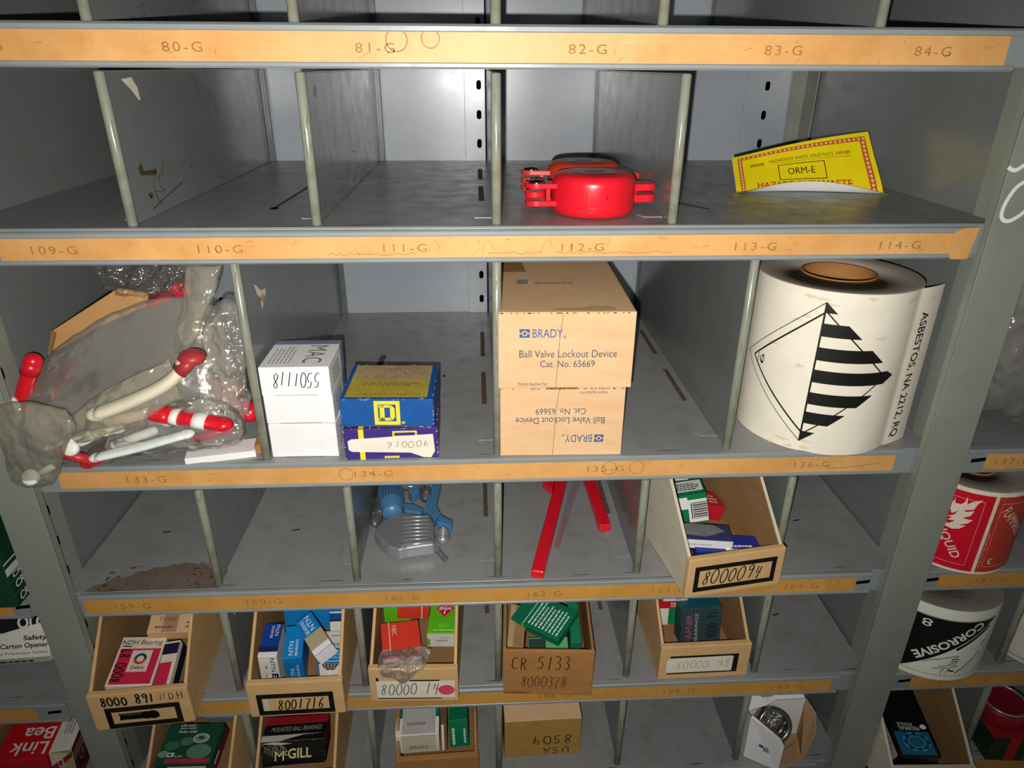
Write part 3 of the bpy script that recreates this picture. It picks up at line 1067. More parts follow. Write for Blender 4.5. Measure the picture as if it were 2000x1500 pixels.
def pur_front(F):
    F.rect(.16, 0, .215, 1, SQY, 2)
    F.frame(.52, .72, .78, .92, .02, SQY, 2)
    F.small(.42, .06, .62, .2, 1, SQY, 2)
    F.poly([(.04, .64), (.08, .70), (.95, .80), (.965, .25), (.92, .05), (.84, .06), (.7, .22), (.08, .3), (.045, .36)], PAPER, 3)
    F.hand('400016', .44, .38, .9, .60, .022, pm('#75654e', .6), 5, 180, .1, 4)
    wear(F, 9, 34)
def pur_top(F):
    F.rect(.16, 0, .215, 1, SQY, 2); wear(F, 2)
carton('parts_carton', 'worn blue carton with a yellow square logo, on top of a purple carton', (-4.12, 1.5, -6.98), (0, .6, -1), (3.5, 3.25, 1.15), SQB, {'front': sq_front, 'top': sq_top, 'right': lambda F: wear(F, 1)}, group='stacked blue and purple cartons')
carton('parts_carton', 'worn purple carton with a tan paper sticker, under the blue one', (-4.10, 1.3, Z3), (0, 0, 1.3), (3.55, 3.0, 1.36), SQP, {'front': pur_front, 'top': pur_top, 'right': lambda F: wear(F, 8)}, group='stacked blue and purple cartons', base=True)

BRB = pm('#3f5f94', .6)
BRT = pm('#4a5468', .6)
def brady_print(flip):
    def fn(F):
        def R(u0, v0, u1, v1):
            return (u0, v0, u1, v1) if not flip else (1 - u1, 1 - v1, 1 - u0, 1 - v0)
        q = 180 if flip else 0
        x0 = .155
        F.rect(*R(x0, .68, x0 + .075, .79), BRB, 1)
        c = R(x0 + .02, .70, x0 + .055, .77)
        F.disc((c[0] + c[2]) / 2, (c[1] + c[3]) / 2, .021, .036, KRAFT_BR, 2)
        F.disc((c[0] + c[2]) / 2, (c[1] + c[3]) / 2, .012, .021, BRB, 3)
        F.rect(*R(x0, .728, x0 + .02, .742), KRAFT_BR, 2); F.rect(*R(x0 + .055, .728, x0 + .075, .742), KRAFT_BR, 2)
        F.text('BRADY', *R(x0 + .095, .68, x0 + .315, .79), BRB, 2, q)
        F.disc(*[((a + b) / 2) for a, b in zip(R(x0 + .32, .67, x0 + .34, .70)[:2], R(x0 + .32, .67, x0 + .34, .70)[2:])], .01, .018, BRB, 2, 0, 360, 16, .6)
        F.text('Ball Valve Lockout Device', *R(.155, .42, .875, .515), BRT, 2, q)
        F.text('Cat. No. 65669', *R(.31, .29, .715, .38), BRT, 2, q)
        F.text('Patent Applied For', *R(.15, .03, .37, .088), BRT, 2, q)
    return fn
def brady_top(F):
    F.poly([(.0, .58), (.25, .58), (.2, .95), (0, .95)], pm('#a08052', .5, var=.15), 1)
    F.rect(.16, .38, .25, .45, pm('#8f8c90', .7), 1)
    F.small(.3, .38, .7, .44, 1, pm('#b8946c', .7), 1)
    F.poly([(.4, .015), (.43, .035), (.5, .05), (.57, .04), (.63, .05), (.7, .075), (.77, .06), (.82, .07), (.86, .04), (.85, .012), (.6, .008)], pm('#c2a26c', .8, var=.12), 1)
for i, (c, rz, dm, lab) in enumerate((((2.55, 4.3, Z3), -1.2, (4.72, 8.8, 2.92), 'tan corrugated box with upside-down blue print, on the shelf under its twin'),
                                      ((2.60, 4.3, Z3 + 2.93), -1.2, (4.95, 8.9, 2.98), 'tan corrugated box with upright blue print, upper one of the pair'))):
    t = thing('corrugated_box', lab, 'box', c, (0, 0, rz), 'ball valve lockout boxes')
    w, d, h = dm
    b = MB()
    b.box(-w / 2, w / 2, -d / 2, d / 2, 0, h, KRAFT_BR, .05)
    F = Flat(w, d)
    if i:
        brady_top(F)
    F.place(b, (-w / 2, -d / 2, h), (1, 0, 0), (0, 1, 0), (0, 0, 1))
    F = Flat(d, h); F.small(.1, .4, .6, .6, 2, BRT); F.place(b, (w / 2, -d / 2, 0), (0, 1, 0), (0, 0, 1), (1, 0, 0))
    b.build('box_body', t)
    fl_ = MB()
    fl_.box(-w / 2 + .01, w / 2 - .01, -d / 2 - .09, -d / 2 + .02, .03, h + .01, KRAFT_BR, .02)
    F = Flat(w, h)
    brady_print(i == 0)(F)
    rnd = random.Random(i)
    F.line([(.43, .02), (.44, .3), (.45, .7), (.47, .98)], .02, KRAFT_CUT, 1)
    F.rect(.36, .0 if i else .985, .6, .015 if i else 1.0, KRAFT_CUT, 1)
    for k in range(40):
        F.disc(rnd.random(), .99, .008, .008, KRAFT_CUT, 1, 0, 360, 8)
    F.place(fl_, (-w / 2, -d / 2 - .09, 0), (1, 0, 0), (0, 0, 1), (0, -1, 0))
    fl_.build('end_flap', t)

# ---- label rolls
def make_roll(name, label, loc, R, H, core, face_mat, edge_mat, flat, wrap=(-200, 160), tail=None, cat='roll'):
    t = thing(name, label, cat, loc, (0, 0, 0), 'hazard label rolls')
    b = MB()
    b.lathe([(core, 0), (R, 0), (R, H), (R - .06, H + .015), (R - .3, H - .02), (core, H - .01)], edge_mat, 72, None, True)
    F = Flat()
    rnd = random.Random(int(R * 100))
    r = core + .12
    while r < R - .05:
        F.disc(0, 0, r, r, pm('#a49b8c', .7, var=.1), 1, 0, 360, 72, .994)
        r += rnd.uniform(.1, .3)
    F.place(b, (0, 0, H), (1, 0, 0), (0, 1, 0), (0, 0, 1))
    b.build('wound_labels', t)
    c = MB()
    c.lathe([(core - .13, .02), (core, .02), (core, H - .05), (core - .02, H + .03), (core - .13, H + .02)], KRAFT_DK, 48, None, True)
    c.build('cardboard_core', t)
    def rr(ph):
        return R + .02
    def fn(u, v, h):
        ph = u
        if tail and ph > tail[0]:                       # loose end standing off the roll
            x0, y0 = (R + .02) * math.sin(rad(tail[0])), -(R + .02) * math.cos(rad(tail[0]))
            s_ = R * rad(ph - tail[0])
            a_ = rad(tail[1]) + .12 * s_
            return (x0 + math.cos(a_) * s_ + math.sin(a_) * h, y0 + math.sin(a_) * s_ - math.cos(a_) * h, v)
        return ((rr(ph) + h) * math.sin(rad(ph)), -(rr(ph) + h) * math.cos(rad(ph)), v)
    o = MB()
    n = 110
    a0, a1 = wrap
    vs, fs = [], []
    for i in range(n + 1):
        ph = a0 + (a1 - a0) * i / n
        for v in (.01, H * .33, H * .66, H + .01):
            vs.append(fn(ph, v, 0))
    for i in range(n):
        for k in range(3):
            fs.append((i * 4 + k, i * 4 + 4 + k, i * 4 + 5 + k, i * 4 + 1 + k))
    o.raw(vs, fs, face_mat, None, True)
    flat.place_map(o, fn, 4.0, None, .004)
    o.build('printed_label', t)
    return t

IVORY = pm('#f5edd9', .42, var=.07, scale=25)
F = Flat()
cx = -32.0
k = 57.3 / 3.03      # degrees per inch round the roll
def D(x, z): return (cx + x * k, z)
cz = 3.3
# outer and inner diamond, striped right half
def dline(a, b_, w):
    n = 16
    F.line([(a[0] + (b_[0] - a[0]) * i / n, a[1] + (b_[1] - a[1]) * i / n) for i in range(n + 1)], w, INK, 1)
F2 = Flat()
def dpoly(pts): F.poly([D(x, cz + z) for x, z in pts], INK, 1)
def dseg(x0, z0, x1, z1, w):
    L = math.hypot(x1 - x0, z1 - z0)
    nx, nz = -(z1 - z0) / L * w / 2, (x1 - x0) / L * w / 2
    n = 10
    for i in range(n):
        a, c = i / n, (i + 1) / n
        xa, za, xb, zb = x0 + (x1 - x0) * a, z0 + (z1 - z0) * a, x0 + (x1 - x0) * c, z0 + (z1 - z0) * c
        dpoly([(xa + nx, za + nz), (xa - nx, za - nz), (xb - nx, zb - nz), (xb + nx, zb + nz)])
a_, b_ = 3.15, 2.85
dseg(0, b_, -a_, 0, .03); dseg(-a_, 0, 0, -b_, .03)
dseg(0, b_ - .4, -a_ + .5, 0, .065); dseg(-a_ + .5, 0, 0, -b_ + .4, .065)
dseg(0, b_ - .3, a_ - .55, 0.1, .05); dseg(a_ - .55, -.1, 0, -b_ + .3, .05)
dseg(0, b_, 0, -b_, .07)
def edge(z): return a_ * (1 - abs(z) / b_)
for z0, z1 in ((2.85, 2.45), (2.05, 1.55), (1.12, .6), (.22, -.3), (-.72, -1.22), (-1.55, -2.05), (-2.4, -2.85)):
    e0, e1 = edge(z0), edge(z1)
    if z0 > 0 > z1:
        dpoly([(0, z0), (e0 - .1, z0), (a_ + .02, 0), (e1 - .1, z1), (0, z1)])
    else:
        dpoly([(0, z0), (e0, z0), (e1, z1), (0, z1)])
F.text('9', -75.5, 3.08, -70.5, 3.5, INK, 1, 270)
F.rect(-77.2, 3.1, -76.6, 3.48, INK, 1)
F.text('ASBESTOS, NA 2212, RQ', 45.5, .3, 54.5, 5.6, INK, 2, 270, bold=.012)
F.rect(40.0, 0, 40.6, 6.5, pm('#c9b490', .6), 1)
STAIN = pm('#e6d7b8', .6, var=.1, scale=40)
rnd = random.Random(12)
for i in range(26):
    u = rnd.uniform(-110, 60)
    v = rnd.choice((rnd.uniform(.05, .7), rnd.uniform(6.0, 6.45), rnd.uniform(.6, 6.0)))
    F.poly([(u + rnd.uniform(.5, 1.3) * rnd.choice((2, 6)) * math.cos(q), v + rnd.uniform(.4, 1.1) * .1 * math.sin(q)) for q in [j * .7 for j in range(9)]], STAIN, .4)
make_roll('label_roll', 'large yellowed white roll of asbestos warning labels with black stripes', (13.5, 2.41, Z3), 3.01, 6.54, 1.42, IVORY, pm('#b3a99a', .7, var=.06, spec=.1), F, (-190, 68), (40, 17))

# ---- plastic-bagged lockout bars in the left compartment
def catmull_grid(ctrl, nu, nv):
    R_, C_ = len(ctrl), len(ctrl[0])
    def cr(a, b_, c, d, t):
        return .5 * ((2 * b_) + (c - a) * t + (2 * a - 5 * b_ + 4 * c - d) * t * t + (-a + 3 * b_ - 3 * c + d) * t ** 3)
    def samp(row, t):
        n = len(row) - 1
        x = min(max(t, 0), .99999) * n
        i = int(x)
        g = lambda k_: row[min(max(k_, 0), n)]
        return cr(g(i - 1), g(i), g(i + 1), g(i + 2), x - i)
    out = []
    for j in range(nv + 1):
        col = []
        tv = j / nv
        rows = [[samp([Vector(p) for p in r], i / nu) for i in range(nu + 1)] for r in ctrl] if j == 0 else rows
        for i in range(nu + 1):
            col.append(samp([rows[r][i] for r in range(R_)], tv))
        out.append(col)
    return out

def crumple(p, amp, fr, seed):
    q = Vector((p.x * fr + seed, p.y * fr - seed * .7, p.z * fr + seed * .3))
    r = abs(noise.noise(q)) + .5 * abs(noise.noise(q * 2.1 + Vector((3, 1, 2)))) + .25 * abs(noise.noise(q * 4.3))
    return (.45 - r) * amp

def film(name_mb, ctrl, mat, thick, amp, fr, seed, nu=54, nv=44, rag=0.0):
    """pillow of film: front and back sheets meeting at the rim"""
    g = catmull_grid(ctrl, nu, nv)
    for side in (-1, 1):
        vs, fs = [], []
        for j in range(nv + 1):
            for i in range(nu + 1):
                p = g[j][i]
                du = g[j][min(i + 1, nu)] - g[j][max(i - 1, 0)]
                dv = g[min(j + 1, nv)][i] - g[max(j - 1, 0)][i]
                n = du.cross(dv)
                n = n.normalized() if n.length > 1e-6 else Vector((0, -1, 0))
                if n.y > 0:
                    n = -n
                e = min(i, nu - i, (nu * .15)) / (nu * .15)
                e2 = min(j, nv - j, (nv * .15)) / (nv * .15)
                e = math.sqrt(max(0, e * e2))
                w = p + n * (thick * e * (.5 if side < 0 else -.5) + crumple(p, amp, fr, seed + side) * (.25 + .75 * e) + crumple(p, amp * .28, fr * 3.1, seed + 7 + side))
                if rag:
                    w += Vector((noise.noise(p * 1.7 + Vector((seed, 0, 0))), 0, noise.noise(p * 1.7 + Vector((0, seed, 5))))) * rag * (1 - e)
                vs.append(w)
        for j in range(nv):
            for i in range(nu):
                a = j * (nu + 1) + i
                fs.append((a, a + 1, a + nu + 2, a + nu + 1))
        name_mb.raw(vs, fs, mat, None, True)

def grid_px(rows, org):
    return [[at(*p) - Vector(org) for p in r] for r in rows]

def bag(label, org, parts, group='clear plastic bags'):
    t = thing('plastic_bag', label, 'bag', org, (0, 0, 0), group)
    for pname, rows, mat, th, amp, fr, seed, rag in parts:
        b = MB()
        film(b, grid_px(rows, org), mat, th, amp, fr, seed, rag=rag)
        b.build(pname, t)
    return t

OB = (-13.5, .8, Z3)
bag('big greyish clear plastic bag sagging across the left compartment', OB, [
    ('film_body', [[(88, 702, 1.9), (160, 645, 1.9), (250, 598, 2.0), (345, 577, 2.2), (420, 600, 2.4)],
                   [(62, 760, 1.0), (150, 725, 1.2), (250, 690, 1.4), (350, 665, 1.6), (452, 690, 1.9)],
                   [(30, 812, .3), (130, 790, .4), (250, 770, .5), (355, 750, .9), (470, 775, 1.3)],
                   [(10, 850, .0), (130, 838, .0), (250, 835, .2), (360, 830, .4), (480, 835, .9)]], FILM, .5, .14, .45, 3, .06),
    ('film_neck', [[(362, 517, 1.4), (395, 517, 1.3), (432, 519, 1.3)], [(360, 575, 1.2), (390, 580, 1.0), (420, 570, 1.2)],
                   [(347, 640, 1.0), (372, 640, .8), (400, 612, 1.0)], [(340, 690, .9), (360, 690, .7), (385, 660, .9)]], FILM_Y, .3, .12, .9, 5, .06)])
bag('crinkled shiny clear bag tucked up under the shelf at the top left', (-14.5, 3, Z3), [
    ('film_body', [[(180, 512, 3.2), (250, 508, 3.0), (320, 508, 2.8), (372, 510, 2.6)],
                   [(200, 545, 3.0), (255, 545, 2.6), (315, 545, 2.4), (368, 545, 2.4)],
                   [(222, 568, 2.8), (265, 578, 2.5), (315, 578, 2.3), (358, 570, 2.4)]], FILM_C, .8, .6, 1.3, 11, .25)])
bag('yellowish clear bag drooping over the shelf front at the left post', (-16.0, -.9, Z3 - .1), [
    ('film_body', [[(-20, 792, -.9), (60, 785, -1.0), (130, 800, -1.1)], [(-15, 830, -1.1), (60, 835, -1.35), (150, 838, -1.3)],
                   [(12, 880, -1.1), (60, 885, -1.4), (128, 880, -1.2)], [(22, 915, -.95), (62, 930, -1.15), (118, 925, -1.0)],
                   [(40, 938, -.85), (62, 946, -.95), (105, 936, -.85)]], FILM_Y, .45, .22, .8, 21, .1),
    ('film_fold', [[(130, 818, -.5), (190, 770, -.4), (260, 735, -.1), (330, 700, .3)], [(135, 850, -.7), (200, 822, -.7), (270, 785, -.5), (345, 745, .0)],
                   [(150, 868, -.7), (215, 848, -.8), (280, 822, -.6), (350, 775, -.1)]], FILM_Y, .2, .2, .8, 27, .12)])
bag('small clear bag of red and white bars at the front of the left compartment', (-12.2, 0, Z3), [
    ('film_body', [[(235, 842, .1), (310, 790, .5), (395, 776, .7), (468, 800, .7)], [(190, 872, -.1), (300, 838, -.1), (400, 822, .1), (480, 845, .5)],
                   [(145, 905, .0), (270, 893, -.12), (390, 878, .0), (466, 868, .3)]], FILM, .6, .25, .9, 31, .2)])
bag('loose clear bag over dark red bars, leaning on the divider at the right', (-10.2, 2.4, Z3), [
    ('film_body', [[(408, 600, 2.0), (440, 585, 2.0), (470, 600, 2.2)], [(395, 680, 1.6), (440, 675, 1.4), (478, 690, 1.6)],
                   [(390, 745, 1.3), (445, 745, 1.2), (485, 750, 1.4)], [(395, 800, 1.0), (450, 805, .9), (488, 810, 1.2)]], FILM, .45, .35, .9, 71, .15)])

def bar(label, pts, r, mat, caps=(), mat2=None, flat=1.0, name='lockout_bar', group='red and white lockout bars', bands=()):
    """bar of a lockout device: shaft and end caps"""
    P = [at(*p) for p in pts]
    o = P[0]
    t = thing(name, label, 'lockout bar', tuple(o), (0, 0, 0), group)
    Q = [p - o for p in P]
    b = MB()
    L = smooth_pts([tuple(q) for q in Q], 5) if len(Q) > 2 else [tuple(q) for q in Q]
    b.tube(L, r, mat, 14, None, flat)
    b.ball(Q[0], r, mat, None, (1, 1, flat)); b.ball(Q[-1], r, mat, None, (1, 1, flat))
    b.build('shaft', t)
    for t0, t1, bm_ in bands:
        c = MB()
        qa, qb = Q[0].lerp(Q[-1], t0), Q[0].lerp(Q[-1], t1)
        c.tube([qa, qb], r * 1.12, bm_, 14, None, flat)
        c.build('band', t)
    for which, cm, ln in caps:
        c = MB()
        a, d = (Q[0], Q[1]) if which == 0 else (Q[-1], Q[-2])
        dr = (d - a).normalized()
        c.tube([a - dr * r * .6, a + dr * ln], [r * 1.18, r * 1.18], cm, 14, None, flat)
        c.ball(a - dr * r * .6, r * 1.18, cm, None, (1, 1, flat))
        c.build('cap', t)
    return t
bar('bright red bent bar standing up at the far left beside the bag', [(42, 792, .8), (50, 755, .9), (62, 714, 1.0)], .28, RED, [(1, RED, .35)])
bar('red bar end with a white tip, cut off by the left edge of the photo', [(-20, 790, .9), (2, 793, .8), (20, 792, .7)], .3, RED, [(1, WHITEP, .2)])
bar('thick cream-white bar with a dark red cap lying across the big bag', [(192, 808, -.95), (270, 778, -.9), (330, 746, -.75), (366, 708, -.5)], .4, CREAM, [(1, pm('#b0383a', .4), .4)], None, .6)
bar('red bar with a white middle band at the right, inside the small bag', [(322, 810, -.15), (436, 829, -.15)], .36, RED, [(0, RED, .25)], None, .7, bands=((.12, .25, WHITEP), (.5, .72, WHITEP)))
o_ = at(392, 822, .15)
bar('white strip end poking out beside the milky plug at the front left', [(98, 874, -.6), (166, 848, -.5)], .2, WHITEP, [], None, .4)
bar('thin dark red bar low in the small bag, above the white cards', [(380, 858, .1), (450, 838, .2)], .16, pm('#b52a38', .4))
bar('white rod crossing behind the milky plug', [(150, 856, -.2), (235, 838, 0)], .15, WHITEP)
bar('short white rod lying in the middle of the small bag', [(225, 868, -.1), (300, 842, .05)], .17, pm('#d9dcd6', .4))
bar('pale pink-white bar behind the cream-white one', [(215, 822, -.3), (290, 808, .1)], .2, pm('#d8bdb6', .4))
bar('red bar showing through the drooping bag at the front left', [(118, 884, -.6), (178, 900, -.5)], .2, pm('#c0303a', .4))
bar('short pale green-white rod left of the banded red bar', [(285, 806, .0), (328, 824, -.05)], .19, pm('#d5e2d3', .4))
bar('long flat mint-white strip at the front edge of the left compartment', [(190, 893, -.55), (280, 872, -.5), (364, 848, -.4)], .29, pm('#e9f3ea', .4), [], None, .5)
bar('red strip lying under the long mint-white strip', [(182, 902, -.3), (215, 888, -.25), (242, 878, -.2)], .26, RED, [(0, RED, .2)], None, .5)
bar('red tube at the back behind the cardboard flap', [(290, 590, 2.9), (320, 580, 2.9), (350, 567, 2.9)], .26, pm('#c01424', .3), [(1, RED, .2)])
bar('dark red bar half hidden behind film beside the divider', [(430, 770, 2.0), (480, 800, 1.9)], .34, pm('#b01f2e', .4), [(1, RED, .3)])
bar('small red knob-ended bar deep in the left compartment', [(400, 740, 2.6), (455, 760, 2.6)], .24, pm('#a5202e', .4), [(1, RED, .25)])
for px, py, y, r, lab in ((62, 932, -1.15, .3, 'round white plug showing through the film at the left post'), (140, 876, -.75, .28, 'round milky plug at the front left of the compartment')):
    o = at(px, py, y)
    t = thing('plastic_plug', lab, 'plug', tuple(o), (-30, 0, 0), 'white plastic plugs')
    MB().lathe([(0, -.1), (r, -.1), (r, .12), (r - .06, .18), (0, .18)], WHITEP, 28, Matrix.Rotation(rad(90), 4, 'X')).build('disc', t)
    MB().lathe([(0, 0), (r * .45, 0), (r * .45, .5), (0, .52)], WHITEP, 20, Matrix.Translation((r * .9, .1, .15)) @ Matrix.Rotation(rad(60), 4, 'Y')).build('stem', t)
o = at(105, 690, 2.2)
t = thing('cardboard_flap', 'brown cardboard sheet standing at an angle behind the big plastic bag', 'cardboard', tuple(o))
pts = [at(*p, 2.2) - o for p in [(95, 692), (103, 645), (230, 563), (290, 572), (285, 598), (190, 640), (130, 676)]]
MB().prism([(p.x, p.z) for p in pts], 0, .13, card_mat('kraft_flap', '#b88a58', '#c49763', '#a0754a'), 'y', None, .02, 1).build('sheet', t)
fold = MB(); fold.prism([(pts[0].x, pts[0].z), (pts[1].x, pts[1].z), (pts[1].x + .12, pts[1].z - .1), (pts[0].x + .12, pts[0].z)], -.1, .02, KRAFT_CUT, 'y'); fold.build('cut_edge', t)
t = thing('paper_card', 'stack of white cards with a torn brown edge against the divider foot', 'card', (-10.4, .55, Z3), (0, 0, 12))
MB().box(-1.6, .95, -.55, .5, .0, .28, WHITE, .02).build('cards', t)
MB().prism([(.9, -.45), (1.3, -.2), (1.25, .5), (.95, .48)], .02, .4, KRAFT_DK, 'z', None, .03).build('torn_edge', t)

# ================================================================ fourth shelf
t = thing('sprayer_head', 'blue and silver plastic sprayer head with ribbed silver grip, in clear packaging', 'sprayer', (-3.9, 3.2, Z4))
def L(px, py, h=.5):
    """point of the plane h inches over the fourth shelf"""
    d = RT * ((px - 1000) / FPX) - UP * ((py - 750) / FPX) + FW
    tt = (Z4 + h - CZ) / d.z
    return Vector((CX + d.x * tt + 3.9, CY + d.y * tt - 3.2, h))
b = MB()
out = [(730, 1040), (738, 1027), (747, 1017), (764, 1007), (788, 1001), (818, 1005), (840, 1008), (848, 1022), (850, 1064), (792, 1072), (779, 1075), (758, 1069), (742, 1056)]
pl = [(L(x, y, .7).x, L(x, y, .7).y) for x, y in out]
b.prism(pl, .12, .75, SILVER, 'z', None, .14, 3)
b.build('silver_body', t)
b = MB()
for k in range(7):
    y0, y1 = 1011 + k * 7.2, 1008 + k * 7.2
    b.tube([L(786, y0, .78), L(815, (y0 + y1) / 2, .82), L(838, y1, .78)], .075, SILVER, 8)
b.tube([L(782, 1066, .72), L(846, 1058, .74)], .13, SILVER, 10)
b.build('grip_ribs', t)
b = MB()
c = L(865, 1049, .55)
b.ball(c, .33, SILVER, None, (1.0, 1.25, .9))
for k in range(5):
    y0 = -.3 + k * .15
    wv = math.sqrt(max(.01, .42 ** 2 - y0 ** 2)) * .7
    b.tube([c + Vector((-wv, y0, .24)), c + Vector((0, y0 - .03, .31)), c + Vector((wv, y0 - .03, .22))], .05, SILVER, 8)
b.build('ribbed_knob', t)
b = MB()
a0, a1 = L(767, 1004, .62), L(762, 952, .62)
dr = (a1 - a0)
M = Matrix.Translation(a0) @ dr.to_track_quat('Z', 'Y').to_matrix().to_4x4()
ln = dr.length
b.lathe([(0, 0), (.46, 0), (.46, .18), (.5, .3), (.56, .55), (.6, .75), (.61, .95), (.58, 1.0), (.58, ln), (.5, ln + .1), (0, ln + .12)], BLUEP, 40, M)
for k in range(26):
    a = 2 * math.pi * k / 26
    b.box(-.035, .035, -.02, .04, 1.05, ln * .98, BLUEP, 0, M @ Matrix.Rotation(a, 4, 'Z') @ Matrix.Translation((0, .58, 0)))
b.build('screw_cap', t)
b = MB()
arm = [(829, 1000), (836, 975), (846, 947), (862, 947), (852, 992), (861, 1007), (849, 1024), (840, 1009)]
b.prism([(L(x, y, .55).x, L(x, y, .55).y) for x, y in arm], .3, .75, BLUEP, 'z', None, .06)
b.prism([(L(x, y, .55).x, L(x, y, .55).y) for x, y in [(859, 1008), (884, 1021), (882, 1032), (853, 1024)]], .3, .7, BLUEP, 'z', None, .06)
b.prism([(L(x, y, .5).x, L(x, y, .5).y) for x, y in [(786, 988), (808, 988), (828, 998), (822, 1006), (790, 1001)]], .25, .65, BLUEP, 'z', None, .05)
b.prism([(L(x, y, .5).x, L(x, y, .5).y) for x, y in [(798, 950), (822, 946), (820, 966), (806, 976), (798, 968)]], .25, .8, BLUEP, 'z', None, .08)
b.build('trigger_arm', t)
for c, q in ((L(735, 1012, .4), (.75, 1.5, .8)), (L(832, 966, .6), (.8, 1.3, .8)), (L(790, 950, .75), (2.4, .6, .6))):
    MB().ball(c, .42, CLEAR, None, q).build('clear_bubble', t)
b = MB()
b.tube([L(852, 1072, .3), L(862, 1084, .2), L(872, 1094, .15)], .13, CLEAR, 16, None, 1, False)
b.build('clear_tube', t)
t = thing('clear_tube', 'clear smoky plastic tube lying against the divider left of the blue sprayer', 'tube', (-6.0, 4.2, Z4))
MB().lathe([(.02, -.1), (.28, -.06), (.38, .12), (.38, 3.6)], CLEAR, 28, Matrix.Translation((.42, 0, .4)) @ Matrix.Rotation(rad(-90), 4, 'X')).build('tube_wall', t)
MB().lathe([(.36, 0), (.4, 0), (.4, .12), (.36, .12)], CLEAR, 28, Matrix.Translation((.42, .9, .4)) @ Matrix.Rotation(rad(-90), 4, 'X'), True).build('collar', t)

def red_rod(label, a, c, w, h=.42):
    a, c = Vector(a), Vector(c)
    t = thing('red_bar', label, 'bar', tuple(a), (0, 0, 0), 'long red bars')
    dv = c - a
    M = dv.to_track_quat('Y', 'Z').to_matrix().to_4x4()
    b = MB()
    b.box(-w / 2, w / 2, 0, dv.length, 0, h, RED, .09, M, 3)
    b.box(-w / 2 + .06, w / 2 - .06, -.02, .1, .05, h - .05, RED, .03, M)
    b.build('bar_body', t)
    return t, M, dv.length
r1, M1, l1 = red_rod('long bright red bar lying from front to back, nearest the shelf edge', (1.66, -.15, Z4), (3.85, 8.2, Z4 + .2), .56)
b = MB()
b.prism([(.4, 2.0), (.62, 1.95), (.95, 7.8), (.55, 7.8)], .12, .16, pm('#857377', .35, var=.1), 'z', M1)
F = Flat()
for k in range(8):
    for j in range(2):
        F.disc(.47 + j * .13 + k * .012, 2.25 + k * .26, .035, .055, pm('#c2283a', .4), 1, 0, 360, 12)
MM = [M1 @ Vector(v) for v in ((0, 0, .16), (1, 0, .16), (0, 1, .16), (0, 0, 1.16))]
F.place(b, MM[0], MM[1] - MM[0], MM[2] - MM[0], MM[3] - MM[0])
b.build('dotted_strip', r1)
b = MB()
b.prism([(-.9, 6.6), (-.3, 6.0), (-.3, 8.0), (-.9, 8.0)], .1, .5, RED, 'z', M1, .05)
b.build('rear_grip', r1)
r2, M2, l2 = red_rod('shorter-looking red bar further back beside the clear strip', (5.1, 2.95, Z4), (4.9, 9.5, Z4 + .05), .56)

def tray(name, label, loc, rz, w, hf, depth, mat, inner, front_print, rise=2.3, run=2.6, tilt=0.0, group='cardboard bin trays', side=None, clear=False):
    """open bin box, loc = front left bottom corner; the sides rise behind the low front"""
    t = thing(name, label, 'tray', loc, (tilt, 0, rz), group)
    th = .13
    hb = hf + rise
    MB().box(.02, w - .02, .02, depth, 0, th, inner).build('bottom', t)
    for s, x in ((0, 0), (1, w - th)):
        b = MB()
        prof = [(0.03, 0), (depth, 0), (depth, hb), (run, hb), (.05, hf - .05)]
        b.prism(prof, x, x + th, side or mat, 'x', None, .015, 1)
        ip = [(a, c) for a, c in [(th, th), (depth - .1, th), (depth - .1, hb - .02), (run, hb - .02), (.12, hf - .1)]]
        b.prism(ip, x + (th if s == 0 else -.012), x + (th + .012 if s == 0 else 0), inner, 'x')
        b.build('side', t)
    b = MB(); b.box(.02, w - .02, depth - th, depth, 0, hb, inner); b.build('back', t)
    b = MB()
    b.box(-.05, w + .05, -.14, .16, 0, hf, mat, .06)
    b.box(.1, w - .1, .16, .18, .1, hf - .05, inner)
    fo_ = b.build('front', t)
    if front_print:
        c = MB()
        F = Flat(w, hf)
        front_print(F)
        F.place(c, (0, -.14, 0), (1, 0, 0), (0, 0, 1), (0, -1, 0))
        c.build('front_marking', fo_)
    return t

def fr94(F):
    F.frame(.06, .14, .93, .80, .05, INK, 1, .115)
    F.hand('8000094', .15, .29, .80, .68, .055, INK, 3, 0, .25, 2)
def fr891(F):
    F.frame(.13, .03, .90, .62, .06, INK, 1, .13)
    F.rect(.13, .03, .17, .62, INK, 1)
    for k in range(4):
        F.line([(.27 + .008 * j * (1 + k * .02) + .03 * (k % 2), .26 + .12 * ((j * 7 + k * 3) % 5) / 4) for j in range(44)], .07, INK, 3)
    for k in range(3):
        F.line([(.26 + .011 * j, .25 + .2 * ((j * 5 + k * 2) % 4) / 3) for j in range(34)], .05, INK, 3)
    F.disc(.61, .34, .06, .12, INK, 3); F.disc(.54, .34, .06, .11, INK, 3)
    F.hand('8000 891', .12, .68, .68, .94, .075, INK, 3, 0, .0, 7)
    F.hand('NDH', .72, .72, .97, .93, .035, INK, 3, 0, .0, 8)
def fr1716(F):
    F.frame(.08, .05, .90, .68, .055, INK, 1, .13)
    F.rect(.145, .20, .2, .54, pm('#d8cdb4', .7), 2)
    F.hand('8001716', .30, .18, .80, .52, .058, INK, 3, 0, .22, 3)
def fr14(F):
    F.rect(.07, .12, .97, .64, PAPER, 1)
    F.rect(.07, .63, .1, .73, INK, 2); F.rect(.45, .63, .80, .67, INK, 2); F.rect(.07, .09, .82, .12, INK, 2)
    F.hand('80000 14', .12, .22, .80, .58, .035, INK, 3, 0, .2, 9)
    F.disc(.875, .36, .095, .15, pm('#e5485f', .5), 3)
